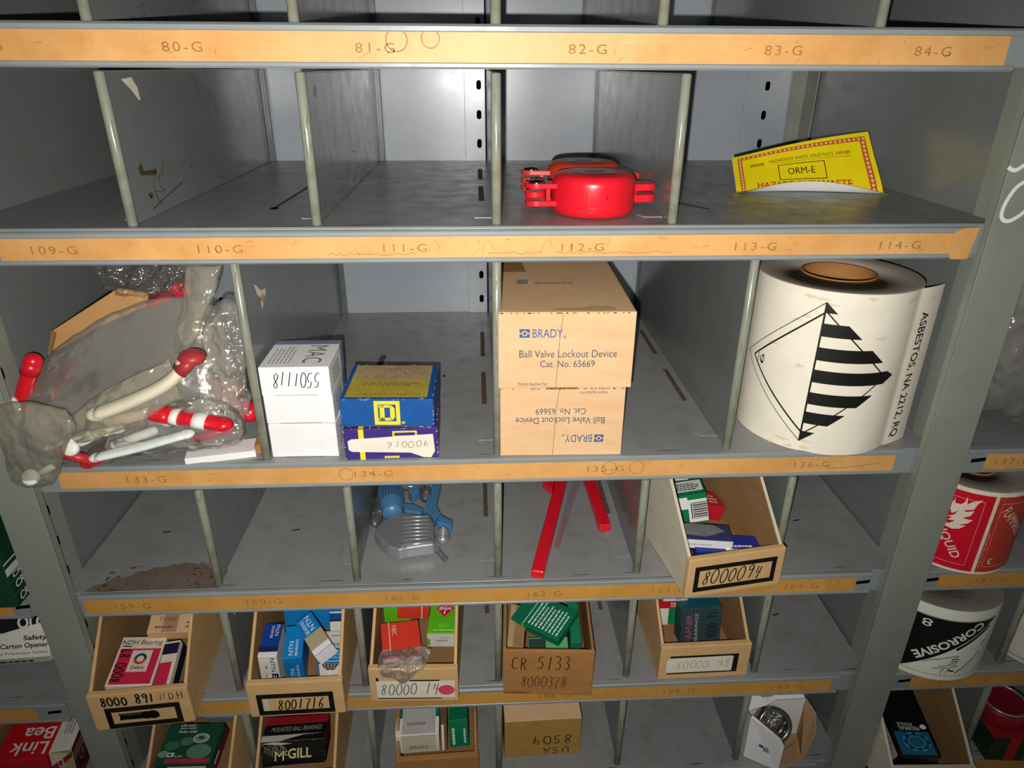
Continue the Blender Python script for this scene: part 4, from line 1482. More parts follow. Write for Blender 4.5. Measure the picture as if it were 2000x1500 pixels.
def fr98(F):
    F.rect(.1, .66, .88, .72, INK, 1); F.rect(.82, .18, .88, .72, INK, 1); F.rect(.08, .16, .88, .2, INK, 1)
    F.poly([(.07, .22), (.80, .2), (.82, .26), (.82, .64), (.79, .67), (.1, .65), (.07, .6)], PAPER, 2)
    F.hand('80000 98', .18, .32, .80, .58, .018, pm('#6d6450', .6), 4, 0, .1, 4)

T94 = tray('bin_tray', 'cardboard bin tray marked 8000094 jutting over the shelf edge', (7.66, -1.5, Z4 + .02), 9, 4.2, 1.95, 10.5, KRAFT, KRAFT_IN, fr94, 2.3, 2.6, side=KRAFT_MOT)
GRN = pm('#12824c', .42)
REDC = pm('#c81e2e', .42)
NAVY = pm('#20276e', .38)
def g_front(F):
    F.rect(0, .55, .42, .95, WHITE); F.rect(.42, .08, .98, .85, WHITE)
    for k in range(14):
        F.rect(.55, .2 + k * .04, .97, .2 + k * .04 + (.012, .028, .02, .035)[k % 4], INK, 2)
    F.rect(.5, .2, .53, .74, INK, 2)
def g_top(F):
    F.rect(.05, .25, .95, .95, WHITE); F.small(.1, .35, .9, .85, 4, pm('#555', .5) if False else INK, 2, 4)
carton('bearing_carton', 'green and white carton with a barcode in the tray marked 8000094', (9.15, 3.55, -13.9), (-2, -12, -5), (1.55, 1.3, 1.6), GRN, {'front': g_front, 'top': g_top})
carton('bearing_carton', 'red carton wedged behind the barcode carton in the tray marked 8000094', (10.2, 3.75, -14.25), (0, 14, 8), (.95, 1.3, .8), REDC, {'top': lambda F: F.small(.2, .2, .8, .8, 3, pm('#efc6c6', .5))})
def w_top(F):
    F.rect(0, 0, 1, 1, pm('#3a3f66', .3)); F.poly([(.0, .3), (.5, .2), (.9, .6), (.7, 1), (.1, 1)], pm('#7d8186', .3, var=.2), 2)
def w_right(F):
    F.small(.1, .2, .9, .8, 2, WHITE, 2, 4)
carton('bearing_carton', 'flat white-sided blue carton on top near the front of the tray marked 8000094', (8.92, .5, -13.55), (6, 3, -4), (2.2, .95, .48), NAVY, {'front': lambda F: (F.rect(0, 0, 1, 1, WHITE), F.small(.12, .4, .75, .65, 1, pm('#b5b5b8', .5), 2)), 'top': w_top, 'right': w_right})
carton('bearing_carton', 'flat dark blue carton lying under the white-sided one', (9.85, .3, -14.02), (6, 3, 1), (2.9, 1.0, .42), pm('#1f2f8f', .38), {'top': lambda F: F.small(.45, .1, .9, .5, 2, WHITE), 'front': lambda F: F.small(.3, .3, .9, .8, 1, WHITE)})
carton('bearing_carton', 'dark green carton at the back of the tray marked 8000094', (9.2, 6.2, -13.3), (0, 0, 9), (1.6, 1.8, 2.4), pm('#2c6b50', .42), {'front': lambda F: F.small(.2, .3, .8, .6, 2, WHITE)})
carton('bearing_carton', 'low red carton beneath the barcode carton in the tray marked 8000094', (8.75, 2.9, -14.75), (0, 0, 8), (1.9, 2.2, .4), REDC, {'top': lambda F: F.rect(.1, .1, .9, .3, WHITE)})

# ================================================================ fifth shelf
T891 = tray('bin_tray', 'cardboard bin tray marked 8000 891, leftmost of its shelf', (-17.28, -1.75, Z5 + .02), 4.5, 3.95, 2.05, 10, KRAFT, KRAFT_IN, fr891, 2.2, 2.6, group='cardboard bin trays')
PINK = pm('#d32c4e', .42, var=.06)
BUFF = pm('#e9ddc4', .5)
def delco_top(F):
    F.rect(.06, .02, .95, .74, PINK)
    F.frame(.34, .26, .78, .70, .02, pm('#f4e8d4', .5), 2); F.rect(.36, .28, .76, .68, BUFF, 3)
    F.disc(.56, .52, .14, .115, pm('#24437c', .4), 4, 0, 180, 20, .55); F.disc(.56, .52, .14, .115, pm('#dd4238', .4), 4, 180, 360, 20, .55)
    F.text('Delco', .42, .31, .70, .38, INK, 4, bold=.02)
    F.text('NDH Bearing', .03, .79, .95, .92, pm('#23262f', .5), 3, italic=.2)
    F.hand('8000 891', .06, .05, .30, .84, .055, INK, 6, 90, 0, 6)
carton('bearing_carton', 'pink-red and white bearing carton with a round logo in the tray marked 8000 891', (-16.05, .04, -19.4), (6, 8, 7), (1.85, 2.55, .6), BUFF,
       {'top': delco_top, 'right': lambda F: F.rect(.0, .1, .95, .9, pm('#b79c74', .6))}, flap='front')
carton('bearing_carton', 'smaller red, white and navy carton leaning behind the pink-red one', (-14.62, -.1, -19.65), (14, -5, 4), (.68, 2.3, .95), BUFF,
       {'top': lambda F: (F.rect(.0, .02, .8, .55, PINK), F.rect(0, .72, 1, .95, pm('#1f2340', .4))), 'right': lambda F: F.rect(0, .1, 1, .7, pm('#1c2038', .4))})
carton('bearing_carton', 'small tan carton with faded print at the back of the tray marked 8000 891', (-15.05, 1.75, -18.8), (17, 9, 9), (1.98, 1.0, .6), KRAFT_BR,
       {'top': lambda F: (F.rect(.30, 0, .62, 1, pm('#b58a68', .6)), F.text('T+330I', .2, .55, .56, .75, pm('#5b4a3c', .6), 2), F.small(.15, .2, .6, .38, 1, pm('#6e5a48', .6), 2), F.small(.8, .2, .9, .6, 2, pm('#6e5a48', .6), 2))})

tray('bin_tray', 'cardboard bin tray marked 8001716 full of blue bearing cartons', (-10.85, -1.35, Z5 + .02), 1, 4.0, 1.98, 10, KRAFT, KRAFT_IN, fr1716, 2.2, 2.6)
NTB = pm('#1583c8', .40, var=.05)
NTD = pm('#16449a', .40, var=.05)
IVO = pm('#eeeadd', .5)
INKB = pm('#1d2a66', .45)
def ntn1_top(F):
    F.rect(0, .18, 1, 1, NTD); F.rect(0, .12, 1, .3, INKB, 2)
    F.text('NTN', .66, .62, .86, .95, WHITE, 3, 90); F.text('BEARING', .42, .55, .56, .93, WHITE, 3, 90)
def ntn1_front(F):
    F.text('NTN', .62, .52, .85, .94, INKB, 2, 270); F.rect(.6, .1, .95, .46, INKB, 2); F.small(.68, .14, .9, .42, 2, WHITE, 3, 2, True)
    F.disc(.38, .66, .06, .05, pm('#8d8f98', .5), 2); F.small(.3, .1, .42, .5, 1, pm('#8d8f98', .5), 2, 5, True)
carton('bearing_carton', 'upright white-fronted carton with a dark blue top, leftmost in the blue tray', (-10.25, .5, -19.6), (7, 3, 3), (.82, 1.72, 2.2), IVO, {'top': ntn1_top, 'front': ntn1_front}, group='blue bearing cartons')
def ntn2_top(F):
    F.text('NTN', .28, .08, .5, .5, WHITE, 2, 90); F.text('BEARINGS', .6, .06, .74, .55, WHITE, 2, 90)
def ntn2_front(F):
    F.text('NTN', .3, .2, .52, .62, WHITE, 2, 90); F.text('BEARINGS', .62, .1, .76, .75, WHITE, 2, 90)
carton('bearing_carton', 'all bright blue upright carton, second from the left in the blue tray', (-9.2, .42, -19.55), (13, 3, 7), (.83, 1.6, 2.2), NTB, {'top': ntn2_top, 'front': ntn2_front}, group='blue bearing cartons')
def ntn3_top(F):
    F.rect(0, 0, 1, .14, WHITE); F.rect(0, .14, 1, .5, pm('#b9ad83', .5, var=.08), 1); F.rect(.72, .14, 1, .5, pm('#b9ad83', .5, var=.08), 2)
    F.text('NTN', .48, .56, .78, .94, WHITE, 2, 90); F.text('BEARING', .2, .54, .4, .92, WHITE, 2, 90)
def ntn3_right(F):
    F.rect(.1, 0, 1, 1, INKB); F.text('NTN', .45, .25, .95, .8, pm('#aeb4c8', .5), 2)
carton('bearing_carton', 'blue carton with a tan band lying tilted across the others', (-8.2, .42, -18.5), (6, -20, 33), (.85, 2.2, .75), NTB, {'top': ntn3_top, 'right': ntn3_right, 'front': lambda F: F.rect(0, 0, 1, 1, WHITE)}, group='blue bearing cartons')
carton('bearing_carton', 'blue carton lying across the back of the blue tray', (-9.2, 3.6, -19.4), (0, 0, 4), (2.3, 1.6, 1.9), NTB, {'top': lambda F: F.rect(.6, 0, 1, 1, NTD)}, group='blue bearing cartons')
def ntn5_front(F):
    F.rect(0, .62, 1, .95, NTD); F.rect(0, .55, 1, .66, INKB, 2)
carton('bearing_carton', 'white carton with a blue and navy top band at the right of the blue tray', (-7.5, 2.35, -18.95), (2, 4, 4), (.85, 1.1, 1.3), IVO, {'front': ntn5_front, 'top': lambda F: F.rect(0, 0, 1, 1, NTB)}, group='blue bearing cartons')
def ntn6_front(F):
    F.rect(.0, .0, .05, 1, NTB); F.rect(.95, 0, 1, 1, NTB); F.rect(0, .9, 1, 1, NTB)
    F.poly([(.15, .9), (.9, .9), (.7, .66), (.55, .58), (.4, .6), (.25, .72)], pm('#6b4a44', .4, var=.2), 2)
    for k in range(4):
        F.poly([(.25 + k * .15, .9), (.31 + k * .15, .9), (.36 + k * .1, .68), (.32 + k * .1, .68)], pm('#b3a49c', .3), 3)
    F.disc(.5, .52, .16, .12, WHITE, 3)
def ntn6_top(F):
    F.rect(0, 0, 1, .42, NTB, 1)
    for k, s in enumerate(('Super', 'Ball Bushing', 'Linear')):
        F.text(s, .2 if k == 1 else .4, .06 + k * .11, .95, .14 + k * .11, WHITE, 2, 180)
    F.small(.1, .48, .9, .6, 2, NTD, 2, 3); F.small(.3, .8, .9, .9, 1, pm('#9a9a9a', .5), 2, 3)
carton('bearing_carton', 'white and blue picture carton at the front right of the blue tray', (-7.5, .45, -19.75), (-3, 1, 0), (1.05, 1.9, 1.3), IVO, {'front': ntn6_front, 'top': ntn6_top}, group='blue bearing cartons')

tray('bin_tray', 'cardboard bin tray marked 80000 14 with a red dot sticker', (-5.72, -.75, Z5 + .02), -2, 3.85, 2.0, 10, KRAFT, KRAFT_IN, fr14, 2.2, 2.6)
ORR = pm('#e0402c', .40, var=.05)
def nbc_top(F):
    F.rect(0, .06, 1, .2, pm('#a32a1f', .4), 1); F.rect(.2, .06, .215, 1, WHITE, 2)
    F.text('NBC', .28, .62, .40, .90, pm('#f4c9bd', .5), 2, 270)
tn = carton('bearing_carton', 'orange-red carton with a white flap lying on the tray front of 80000 14', (-4.46, .6, -19.2), (11, 3.5, 10), (1.74, 1.88, .6), ORR, {'top': nbc_top, 'front': lambda F: F.rect(0, .0, 1, 1, WHITE)})
carton('bearing_carton', 'orange-red carton with thin white lines, behind the orange-red one with the white flap', (-4.05, 2.9, -18.7), (6, 4, 4), (1.5, 1.5, 1.0), ORR, {'top': lambda F: F.rect(.76, 0, .785, 1, WHITE), 'front': lambda F: F.rect(.76, 0, .785, 1, WHITE)})
LIME = pm('#62c21f', .40, var=.06)
def ina_front(F):
    F.rect(0, 0, 1, .95, pm('#ded8cc', .5)); F.rect(0, .1, .09, .6, LIME, 2); F.small(.3, .4, .75, .6, 1, pm('#8b8880', .5), 2, 3); F.text('INA', .42, .55, .68, .75, pm('#777', .5) if False else pm('#8b8880', .5), 2)
def ina_top(F):
    F.poly([(.2, .82), (.5, .52), (.82, .82), (.5, 1.0)], pm('#d6243f', .4), 1)
    F.text('INA', .3, .76, .72, .86, WHITE, 2, 0, .2, .03); F.small(.2, .08, .9, .14, 1, pm('#d9f0c0', .5), 1, 2)
    F.text('N', .46, .86, .54, .96, WHITE, 2); F.text('I', .48, .62, .52, .74, WHITE, 2)
    F.disc(.5, .26, .2, .08, pm('#71cf31', .4), 1)
carton('bearing_carton', 'lime green carton with a red diamond logo in the tray marked 80000 14', (-2.55, 2.1, -19.6), (2, 0, -3), (1.42, 1.9, .85), LIME, {'front': ina_front, 'top': ina_top})
carton('bearing_carton', 'lime green carton half hidden behind the orange-red ones', (-4.7, 3.3, -19.5), (0, 0, -14), (1.5, 1.8, 1.4), LIME)
o = Vector((-4.35, -.62, -19.12))
t = thing('plastic_wrap', 'crumpled clear plastic wrap under the orange-red carton, over the tray front', 'plastic wrap', tuple(o))
b = MB()
film(b, [[Vector(p) for p in r] for r in (
    [(-.95, .5, .1), (-.2, .6, .2), (.7, .6, .2), (1.4, .45, .25)],
    [(-1.0, .0, .08), (-.2, .0, .14), (.6, .05, .14), (1.25, .1, .12)],
    [(-.95, -.36, .02), (-.2, -.42, .04), (.5, -.4, .0), (1.0, -.3, .02)],
    [(-.85, -.42, -.3), (-.25, -.45, -.45), (.15, -.45, -.72), (.6, -.42, -.25)])], FILM, .1, .22, 1.5, 41, 40, 30, .2)
b.build('wrap_film', t)

def fr5133(F):
    F.hand('CR 5133', .09, .56, .76, .88, .05, pm('#2c1d12', .6), 2, 0, .05, 3)
    F.hand('8000378', .2, .16, .72, .42, .045, pm('#5a3c22', .6), 2, 0, .1, 6)
    F.poly([(.0, .02), (.2, .03), (.35, .0), (.0, 0)], pm('#7b4f28', .7, var=.3), 2)
t = thing('open_carton', 'brown open carton handwritten CR 5133 hanging over the shelf edge', 'carton', (.2, -.62, Z5 + .02), (0, 0, -3.4), 'brown open cartons')
w_, d_, h_ = 4.02, 7.5, 2.6
MB().box(0, w_, 0, d_, 0, .1, KRAFT_IN).build('bottom', t)
for x in (0, w_ - .12):
    b = MB(); b.box(x, x + .12, .05, d_, 0, h_ + .05, KRAFT_DK, .02, None, 1); b.build('side', t)
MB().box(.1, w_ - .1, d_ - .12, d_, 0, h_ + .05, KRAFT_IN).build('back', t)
b = MB(); b.prism([(0, .1), (w_ * .28, .04), (w_ * .45, -.06), (w_, -.1), (w_ + .03, h_), (-.02, h_)], -.06, .1, KRAFT_DK, 'y', None, .05); fo_ = b.build('front', t)
b = MB(); F = Flat(w_, h_); fr5133(F); F.place(b, (0, -.06, 0), (1, 0, 0), (0, 0, 1), (0, -1, 0)); b.build('front_marking', fo_)
DKG = pm('#12714c', .42, var=.06)
def crg_top(F):
    F.line([(.26, .0), (.26, 1.0)], .03, WHITE, 1)
    F.small(.33, .08, .97, .94, 9, pm('#d8efe2', .5), 1, 12, True, .42)
    F.text('CR', .1, .72, .22, .94, WHITE, 1, 90, .2, .02)
carton('seal_carton', 'dark green carton with rows of white print, tilted on top in the brown carton', (2.24, 1.62, -18.92), (8, 0, -36), (2.6, 1.9, .42), DKG, {'top': crg_top, 'front': lambda F: (F.line([(.26, 0), (.26, 1)], .03, WHITE, 1))})
carton('seal_carton', 'pale green carton lying at the front bottom of the brown carton', (2.35, .75, -20.2), (30, 0, 0), (1.9, 1.2, .5), pm('#5fa869', .42), {'top': lambda F: (F.text('W', .2, .1, .4, .3, INK), F.text('W', .75, .1, .92, .3, pm('#efe3b8', .5)), F.rect(.02, .35, .45, .95, pm('#0f2b22', .5)))})
carton('seal_carton', 'narrow dark green carton standing at the right side of the brown carton', (3.65, 1.6, -19.9), (10, 0, -2), (.5, 2.4, 1.9), pm('#1f7a56', .42))
carton('seal_carton', 'brown and tan carton standing at the left side of the brown carton', (.95, 1.5, -19.9), (14, 0, -8), (.75, 2.2, 1.8), KRAFT_IN, {'top': lambda F: F.rect(.0, 0, .35, 1, pm('#b59a72', .6))})

tray('bin_tray', 'cardboard bin tray marked 80000 98, rightmost of its shelf', (7.47, -.12, Z5 + .02), 1, 4.15, 2.0, 10.5, KRAFT, KRAFT_IN, fr98, 2.2, 2.6, side=KRAFT)
def fen_front(F):
    F.rect(0, .5, 1, 1, REDC); F.rect(.2, .72, 1, .97, IVO, 2); F.rect(0, 0, .42, .5, IVO, 1)
    F.text('FENDIX', .45, .53, .98, .68, IVO, 2, 180); F.text('RIPP', .6, .76, .95, .92, INK, 3, 180)
carton('bearing_carton', 'red, white and green carton at the left of the tray marked 80000 98', (8.65, 3.4, -19.55), (-4, 0, 0), (1.5, 1.6, 2.0), GRN, {'front': fen_front})
TEAL = pm('#33494e', .5, var=.14)
def teal_front(F):
    F.text('FAFNIR', .12, .05, .28, .84, pm('#c2556a', .5), 2, 90); F.text('BEARINGS', .34, .03, .42, .86, pm('#b9c0b4', .5), 2, 90)
    F.hand('9000 91', .62, .1, .92, .92, .05, pm('#142126', .6), 3, 90, .1, 2)
carton('bearing_carton', 'worn dark teal carton standing in the middle of the tray marked 80000 98', (9.9, 2.2, -19.95), (-9, -1, 3), (2.0, .9, 1.95), TEAL, {'front': teal_front, 'top': lambda F: (F.rect(0, 0, 1, 1, pm('#20606e', .45)), wear(F, 4)), 'left': lambda F: F.rect(0, 0, 1, 1, pm('#1f3f42', .5))})

# ================================================================ bottom shelf
tray('bin_tray', 'cardboard bin tray holding a green pictured carton, leftmost on the bottom shelf', (-16.45, -1.55, Z6 + .02), 0, 3.9, 2.0, 10, KRAFT, KRAFT_IN, None, 2.2, 2.6)
def crb_top(F):
    F.rect(.18, .03, .96, .13, pm('#b3313f', .4), 2)
    for u, v, r_, m_ in ((.68, .62, .15, '#7f9a8b'), (.45, .55, .13, '#4f7564'), (.2, .45, .14, '#3f6b58'), (.72, .3, .22, '#5d8272'), (.1, .25, .1, '#7f9a8b')):
        F.disc(u, v, r_, r_ * .8, pm(m_, .45), 1)
    F.disc(.68, .62, .15, .12, pm('#a9b8ae', .45), 2, 0, 360, 28, .75); F.disc(.68, .63, .06, .045, pm('#33493f', .45), 2)
    for k, s in enumerate(('Rodeo radial', 'Joint radial', 'Oil seal')):
        F.text(s, .22, .76 + k * .08, .56 - k * .03, .82 + k * .08, WHITE, 3, 0, .3)
    F.text('CR', .18, .17, .3, .28, WHITE, 3, 0, .3, .03); F.text('OIL SEAL', .31, .17, .46, .21, WHITE, 3)
carton('seal_carton', 'dark green pictured oil seal carton in the leftmost tray of the bottom shelf', (-14.75, .15, -25.0), (11, -4, -4), (2.7, 1.95, .8), pm('#1d4d38', .42), {'top': crb_top, 'right': lambda F: (F.rect(0, 0, 1, .5, pm('#7c2233', .5)), F.small(.1, .4, .5, .7, 1, WHITE, 2)), 'front': lambda F: F.rect(.22, .1, .9, .8, PAPER)})
carton('seal_carton', 'grey and white carton behind the green pictured carton', (-13.6, 2.2, -24.6), (18, 0, 0), (1.8, 1.4, .7), pm('#8e9a97', .5), {'top': lambda F: F.rect(.02, .2, .95, .7, WHITE)})
tray('bin_tray', 'cardboard bin tray holding a torn black carton on the bottom shelf', (-11.5, -1.2, Z6 + .02), 1, 3.75, 1.95, 10, KRAFT, KRAFT_IN, lambda F: F.rect(.1, .3, .9, .6, pm('#b98f92', .6)), 2.2, 2.6)
BLK = pm('#191918', .38, var=.15)
def mcg_top(F):
    F.rect(0, .66, 1, 1, pm('#a5222e', .42)); F.rect(0, .0, 1, .24, pm('#d9d2c0', .5), 1); F.poly([(.3, .0), (1, .0), (1, .24), (.65, .2)], BLK, 2)
    F.text('MOUNTED BALL BEARINGS', .12, .38, .92, .56, pm('#b5b0a4', .5), 2, 0, .2)
def mcg_front(F):
    F.text('M', .2, .22, .36, .62, pm('#e2dc9e', .5), 2, 0, .1); F.text('c', .365, .42, .41, .62, pm('#e2dc9e', .5), 2, 0, .1)
    F.text('GILL', .415, .28, .78, .70, pm('#e2dc9e', .5), 2, 0, .1, .02)
    for k in range(12):
        u = .02 + .03 * k
        F.line([(u, .9 - .05 * (k % 3)), (u + .05, .8 - .06 * (k % 4)), (u + .03, .6 - .05 * (k % 5))], .02, pm('#b5ad9a', .7), 2)
    F.poly([(.0, .95), (.3, .86), (.5, .9), (.2, 1)], pm('#c9c0aa', .6), 2)
    wear(F, 14, 20)
carton('bearing_carton', 'torn black carton with cream lettering and a red band, on the bottom shelf', (-9.85, .35, -25.0), (-12, 2, 4), (2.95, 1.7, 1.35), BLK, {'top': mcg_top, 'front': mcg_front, 'right': lambda F: F.rect(0, .3, 1, 1, pm('#8a2630', .5))})
def fr_low(F):
    F.hand('48', .28, .0, .55, .16, .05, INK, 2)
tray('bin_tray', 'brown carton tray holding green and white cartons on the bottom shelf', (-4.95, -.5, Z6 + .02), 2, 3.9, 1.75, 8, KRAFT_DK, KRAFT_IN, fr_low, 1.4, 1.2)
def faf_top(F):
    F.rect(0, .55, 1, 1, pm('#0e7a50', .42)); F.rect(0, 0, 1, .55, IVO)
    F.rect(.14, .02, .92, .92, pm('#b9bab4', .5, var=.1), 2); F.small(.25, .3, .8, .5, 1, pm('#8c8d88', .5), 3)
def faf_front(F):
    F.rect(.14, .1, .92, 1, pm('#cfc8ae', .5), 2); F.text('FAFNIR', .3, .24, .72, .40, pm('#1f5b40', .5), 3, 180)
carton('bearing_carton', 'white carton with a grey paper slip and green top on the bottom shelf', (-4.0, .95, -25.25), (2, 0, 2), (2.1, 1.7, 1.3), IVO, {'top': faf_top, 'front': faf_front}, group='green and white bottom cartons')
carton('bearing_carton', 'plain green upright carton with white edge print beside the white slip carton', (-1.98, 1.15, -25.3), (-10, -2, 1), (.95, 1.3, 1.6), pm('#0e7a50', .42), {'front': lambda F: (F.small(.15, .1, .32, .85, 1, pm('#cfe6d6', .5), 2, 3, True, .8), F.small(.75, .15, .92, .7, 1, pm('#cfe6d6', .5), 2, 6, True, .6))}, group='green and white bottom cartons')
carton('bearing_carton', 'thin brown and white carton squeezed between the two green cartons', (-2.72, 1.1, -25.3), (-6, 0, 2), (.3, 1.5, 1.6), pm('#7a5a42', .6), {'front': lambda F: F.rect(.1, 0, .5, 1, IVO)}, group='green and white bottom cartons')
t = thing('closed_carton', 'closed olive brown carton with upside-down handwriting on the bottom shelf', 'carton', (2.2, 2.65, Z6), (0, 0, 1.2))
b = MB(); b.box(-1.95, 1.95, -1.95, 1.95, 0, 2.6, KRAFT_OL, .06); b.build('box_body', t)
b = MB(); b.box(-1.93, 1.93, -1.97, -.75, 2.57, 2.63, KRAFT_BR, .02)
b.box(-1.93, 1.93, -.72, 1.95, 2.57, 2.62, KRAFT_BR, .02); b.build('top_flap', t)
b = MB(); F = Flat(3.9, 2.6)
F.hand('8504', .33, .30, .88, .56, .06, INK, 1, 180, .0, 3); F.hand('USA', .48, .06, .86, .22, .055, INK, 1, 180, 0, 5)
F.place(b, (-1.95, -1.95, 0), (1, 0, 0), (0, 0, 1), (0, -1, 0)); b.build('front_marking', t)

# white open box holding a bearing
t = thing('open_carton', 'white open carton with a steel bearing inside, at the right of the bottom shelf', 'carton', (14.1, .9, Z6), (0, 0, 0), None)
def wall(name, pts, th, mat_o, mat_i):
    p = [Vector(q) for q in pts]
    n = (p[1] - p[0]).cross(p[2] - p[0]).normalized()
    b = MB()
    k = len(p)
    b.raw([tuple(q) for q in p], [tuple(range(k))], mat_o)
    b.raw([tuple(q - n * th) for q in p], [tuple(range(k))[::-1]], mat_i)
    b.raw([tuple(q) for q in p] + [tuple(q - n * th) for q in p], [(i, (i + 1) % k, k + (i + 1) % k, k + i) for i in range(k)], mat_i)
    return b
INB = pm('#b08e68', .7, var=.08)
q = wall('fl', [(-1.55, -.75, .05), (-.1, -1.65, .05), (-.1, -1.65, 1.9), (-.35, -1.6, 2.35), (-1.4, -.55, 2.75), (-1.5, -.6, 2.7)], .05, WHITE, INB)
F = Flat(); F.disc(.7, 1.25, .12, .1, pm('#3c63b0', .5)); F.line([(.75, 1.3), (.9, 1.12)], .07, pm('#3c63b0', .5))
d1 = Vector((1.45, -.9, 0)).normalized(); F.place(q, (-1.55, -.75, .0), d1, (0, 0, 1), d1.cross(Vector((0, 0, 1))))
q.build('left_panel', t)
wall('ls', [(-1.85, .55, .05), (-1.55, -.75, .05), (-1.5, -.6, 2.7), (-1.75, .5, 2.75)], .05, pm('#cfcbd4', .5), INB).build('corner_panel', t)
wall('bk', [(1.75, .5, .05), (-1.85, .55, .05), (-1.75, .5, 2.6), (1.75, .45, 2.6)], .05, INB, WHITE).build('back_panel', t)
q = wall('ld', [(-1.45, -.15, 2.62), (-.4, .1, 2.66), (.2, .38, 2.7), (1.72, .4, 2.7), (1.45, 1.7, 3.5), (-1.25, 1.6, 3.5)], .05, WHITE, INB)
F = Flat(); F.disc(0, .0, .55, .3, pm('#1f3f96', .5)); F.disc(.0, .0, .18, .1, pm('#7f92c8', .5), 2); F.rect(.6, .02, .9, .2, pm('#8d9acb', .5))
F.place(q, (-.05, 1.1, 3.22), (1, 0, 0), (0, .84, .54), (0, -.54, .84), .03)
q.build('raised_lid', t)
wall('rt', [(1.3, -1.2, .05), (1.8, .5, .05), (1.8, .45, 2.66), (2.0, -.35, 2.5), (1.85, -.95, 1.9)], .05, WHITE, INB).build('right_panel', t)
wall('bt', [(-1.5, -.7, .06), (0, -1.6, .06), (1.3, -1.2, .06), (1.8, .5, .06), (-1.8, .55, .06)], .04, INB, INB).build('bottom', t)
wall('ff', [(-.05, -1.6, .06), (1.3, -1.2, .06), (1.15, -.7, 1.1), (.1, -1.3, 1.1)], .04, INB, INB).build('inner_flap', t)
t = thing('ball_bearing', 'steel ball bearing in clear wrap inside the white open carton', 'bearing', (14.05, .75, Z6 + 1.6), (52, 28, -20))
t.scale = (.86, .86, .86)
b = MB(); b.lathe([(.75, -.35), (1.0, -.38), (1.02, .38), (.92, .42), (.75, .4)], STEEL, 44, None, True); b.build('outer_ring', t)
b = MB(); b.lathe([(.36, -.4), (.56, -.4), (.56, .44), (.36, .44)], STEEL, 36, None, True); b.build('inner_ring', t)
for k in range(9):
    a = 2 * math.pi * k / 9
    MB().ball((.655 * math.cos(a), .655 * math.sin(a), .2), .12, CHROME, n=14).build('ball', t)
b = MB(); film(b, [[Vector((x, y, .5 + .1 * math.sin(3 * x + 2 * y))) for x in (-.9, -.6, -.3, .1)] for y in (.8, .4, 0, -.5)], FILM_C, .1, .25, 2.0, 51, 22, 22, .15); b.build('wrap_film', t)

# ================================================================ left bay, past the post
def oil_side(txt):
    def fn(F):
        F.text('CR OIL SEALS', .06, .2, .62, .78, pm('#dfe6da', .5), 2, 0, .15, .02)
        F.rect(0, .93, 1, .97, pm('#4f7a64', .5), 1)
    return fn
DG = pm('#173f2d', .42, var=.08)
for k, lab in enumerate(('lowest', 'second from bottom', 'third from bottom', 'topmost')):
    zz = Z4 + .02 + k * .62
    pr_ = {'right': oil_side('')}
    if k == 2:
        pr_ = {'right': lambda F: (F.rect(0, .45, 1, 1, pm('#cfd3d0', .5)), F.text('800', .3, .5, .6, .9, pm('#50605a', .5), 2), F.text('CR OIL SEALS', .06, .02, .62, .42, pm('#dfe6da', .5), 2, 0, .15, .02))}
    if k == 3:
        pr_ = {'right': lambda F: F.rect(0, .2, 1, .28, pm('#c9d4cc', .5))}
    carton('seal_carton', 'dark green oil seal carton, ' + lab + ' of the stack left of left post', (-21.2, 1.3, zz), (0, 0, 1), (3.6, 4.6, .61 if k < 3 else .9), DG, pr_, group='green oil seal cartons', base=True, flap='front')
def olo_front(F):
    F.rect(0, .58, 1, 1, BLK); F.rect(0, .0, 1, .1, pm('#9aa08f', .5), 1)
    F.poly([(0, .58), (.5, .62), (1, .82), (1, .58)], IVO, 2); F.poly([(.0, .8), (.25, .66), (.6, .6), (.3, .6), (0, .62)], IVO, 2)
    F.text("OLO", .66, .68, .99, .94, IVO, 3, 0, 0, .03)
    F.text('Safety', .72, .42, .98, .55, INK, 3, 0, 0, .02); F.text('Carton Opener', .46, .27, .99, .40, INK, 3, 0, 0, .02)
    F.text('Double Protection System', .3, .16, .99, .23, INK, 3); F.small(.35, .02, .95, .08, 1, INK, 3)
def olo_top(F):
    F.rect(0, 0, 1, 1, BLK); F.rect(.78, 0, 1, .95, IVO, 2); F.disc(.5, .3, .2, .3, IVO, 2, 20, 160, 20, .7); F.small(.85, .3, .95, .8, 2, INK, 3, 3, True)
    F.poly([(.0, .2), (.2, .6), (.25, .55), (.1, .1)], IVO, 2)
carton('retail_box', 'black and cream carton opener box left of the left post', (-23.05, 2.55, -19.78), (-24, 0, 3), (4.0, 1.3, 2.35), IVO, {'front': olo_front, 'top': olo_top}, flap=None)
RLB = pm('#d41c24', .38, var=.05)
def link_top(F):
    F.text('Link', .2, .08, .92, .36, WHITE, 2, 180, 0, .01); F.text('Bea', .32, .42, .92, .70, WHITE, 2, 180, 0, .01)
carton('bearing_carton', 'red carton with large upside-down white lettering at the bottom left corner', (-22.95, 1.2, -26.15), (0, 4, 6), (2.3, 2.5, 2.1), RLB, {'top': link_top, 'front': lambda F: F.rect(0, 0, 1, .9, pm('#c41a2a', .35))})
def crw_front(F):
    F.rect(0, 0, 1, 1, pm('#a79a66', .5)); F.poly([(0, .45), (1, .8), (1, .95), (0, .6)], pm('#8a2038', .45), 2); F.text('CR', .3, .55, .6, .78, pm('#ddd0c8', .5), 3)
    F.poly([(0, .62), (.9, .9), (0, 1)], pm('#cfc6a4', .5), 2); F.poly([(.5, .2), (1, .4), (1, 0), (.5, 0)], pm('#d8cfae', .5), 2)
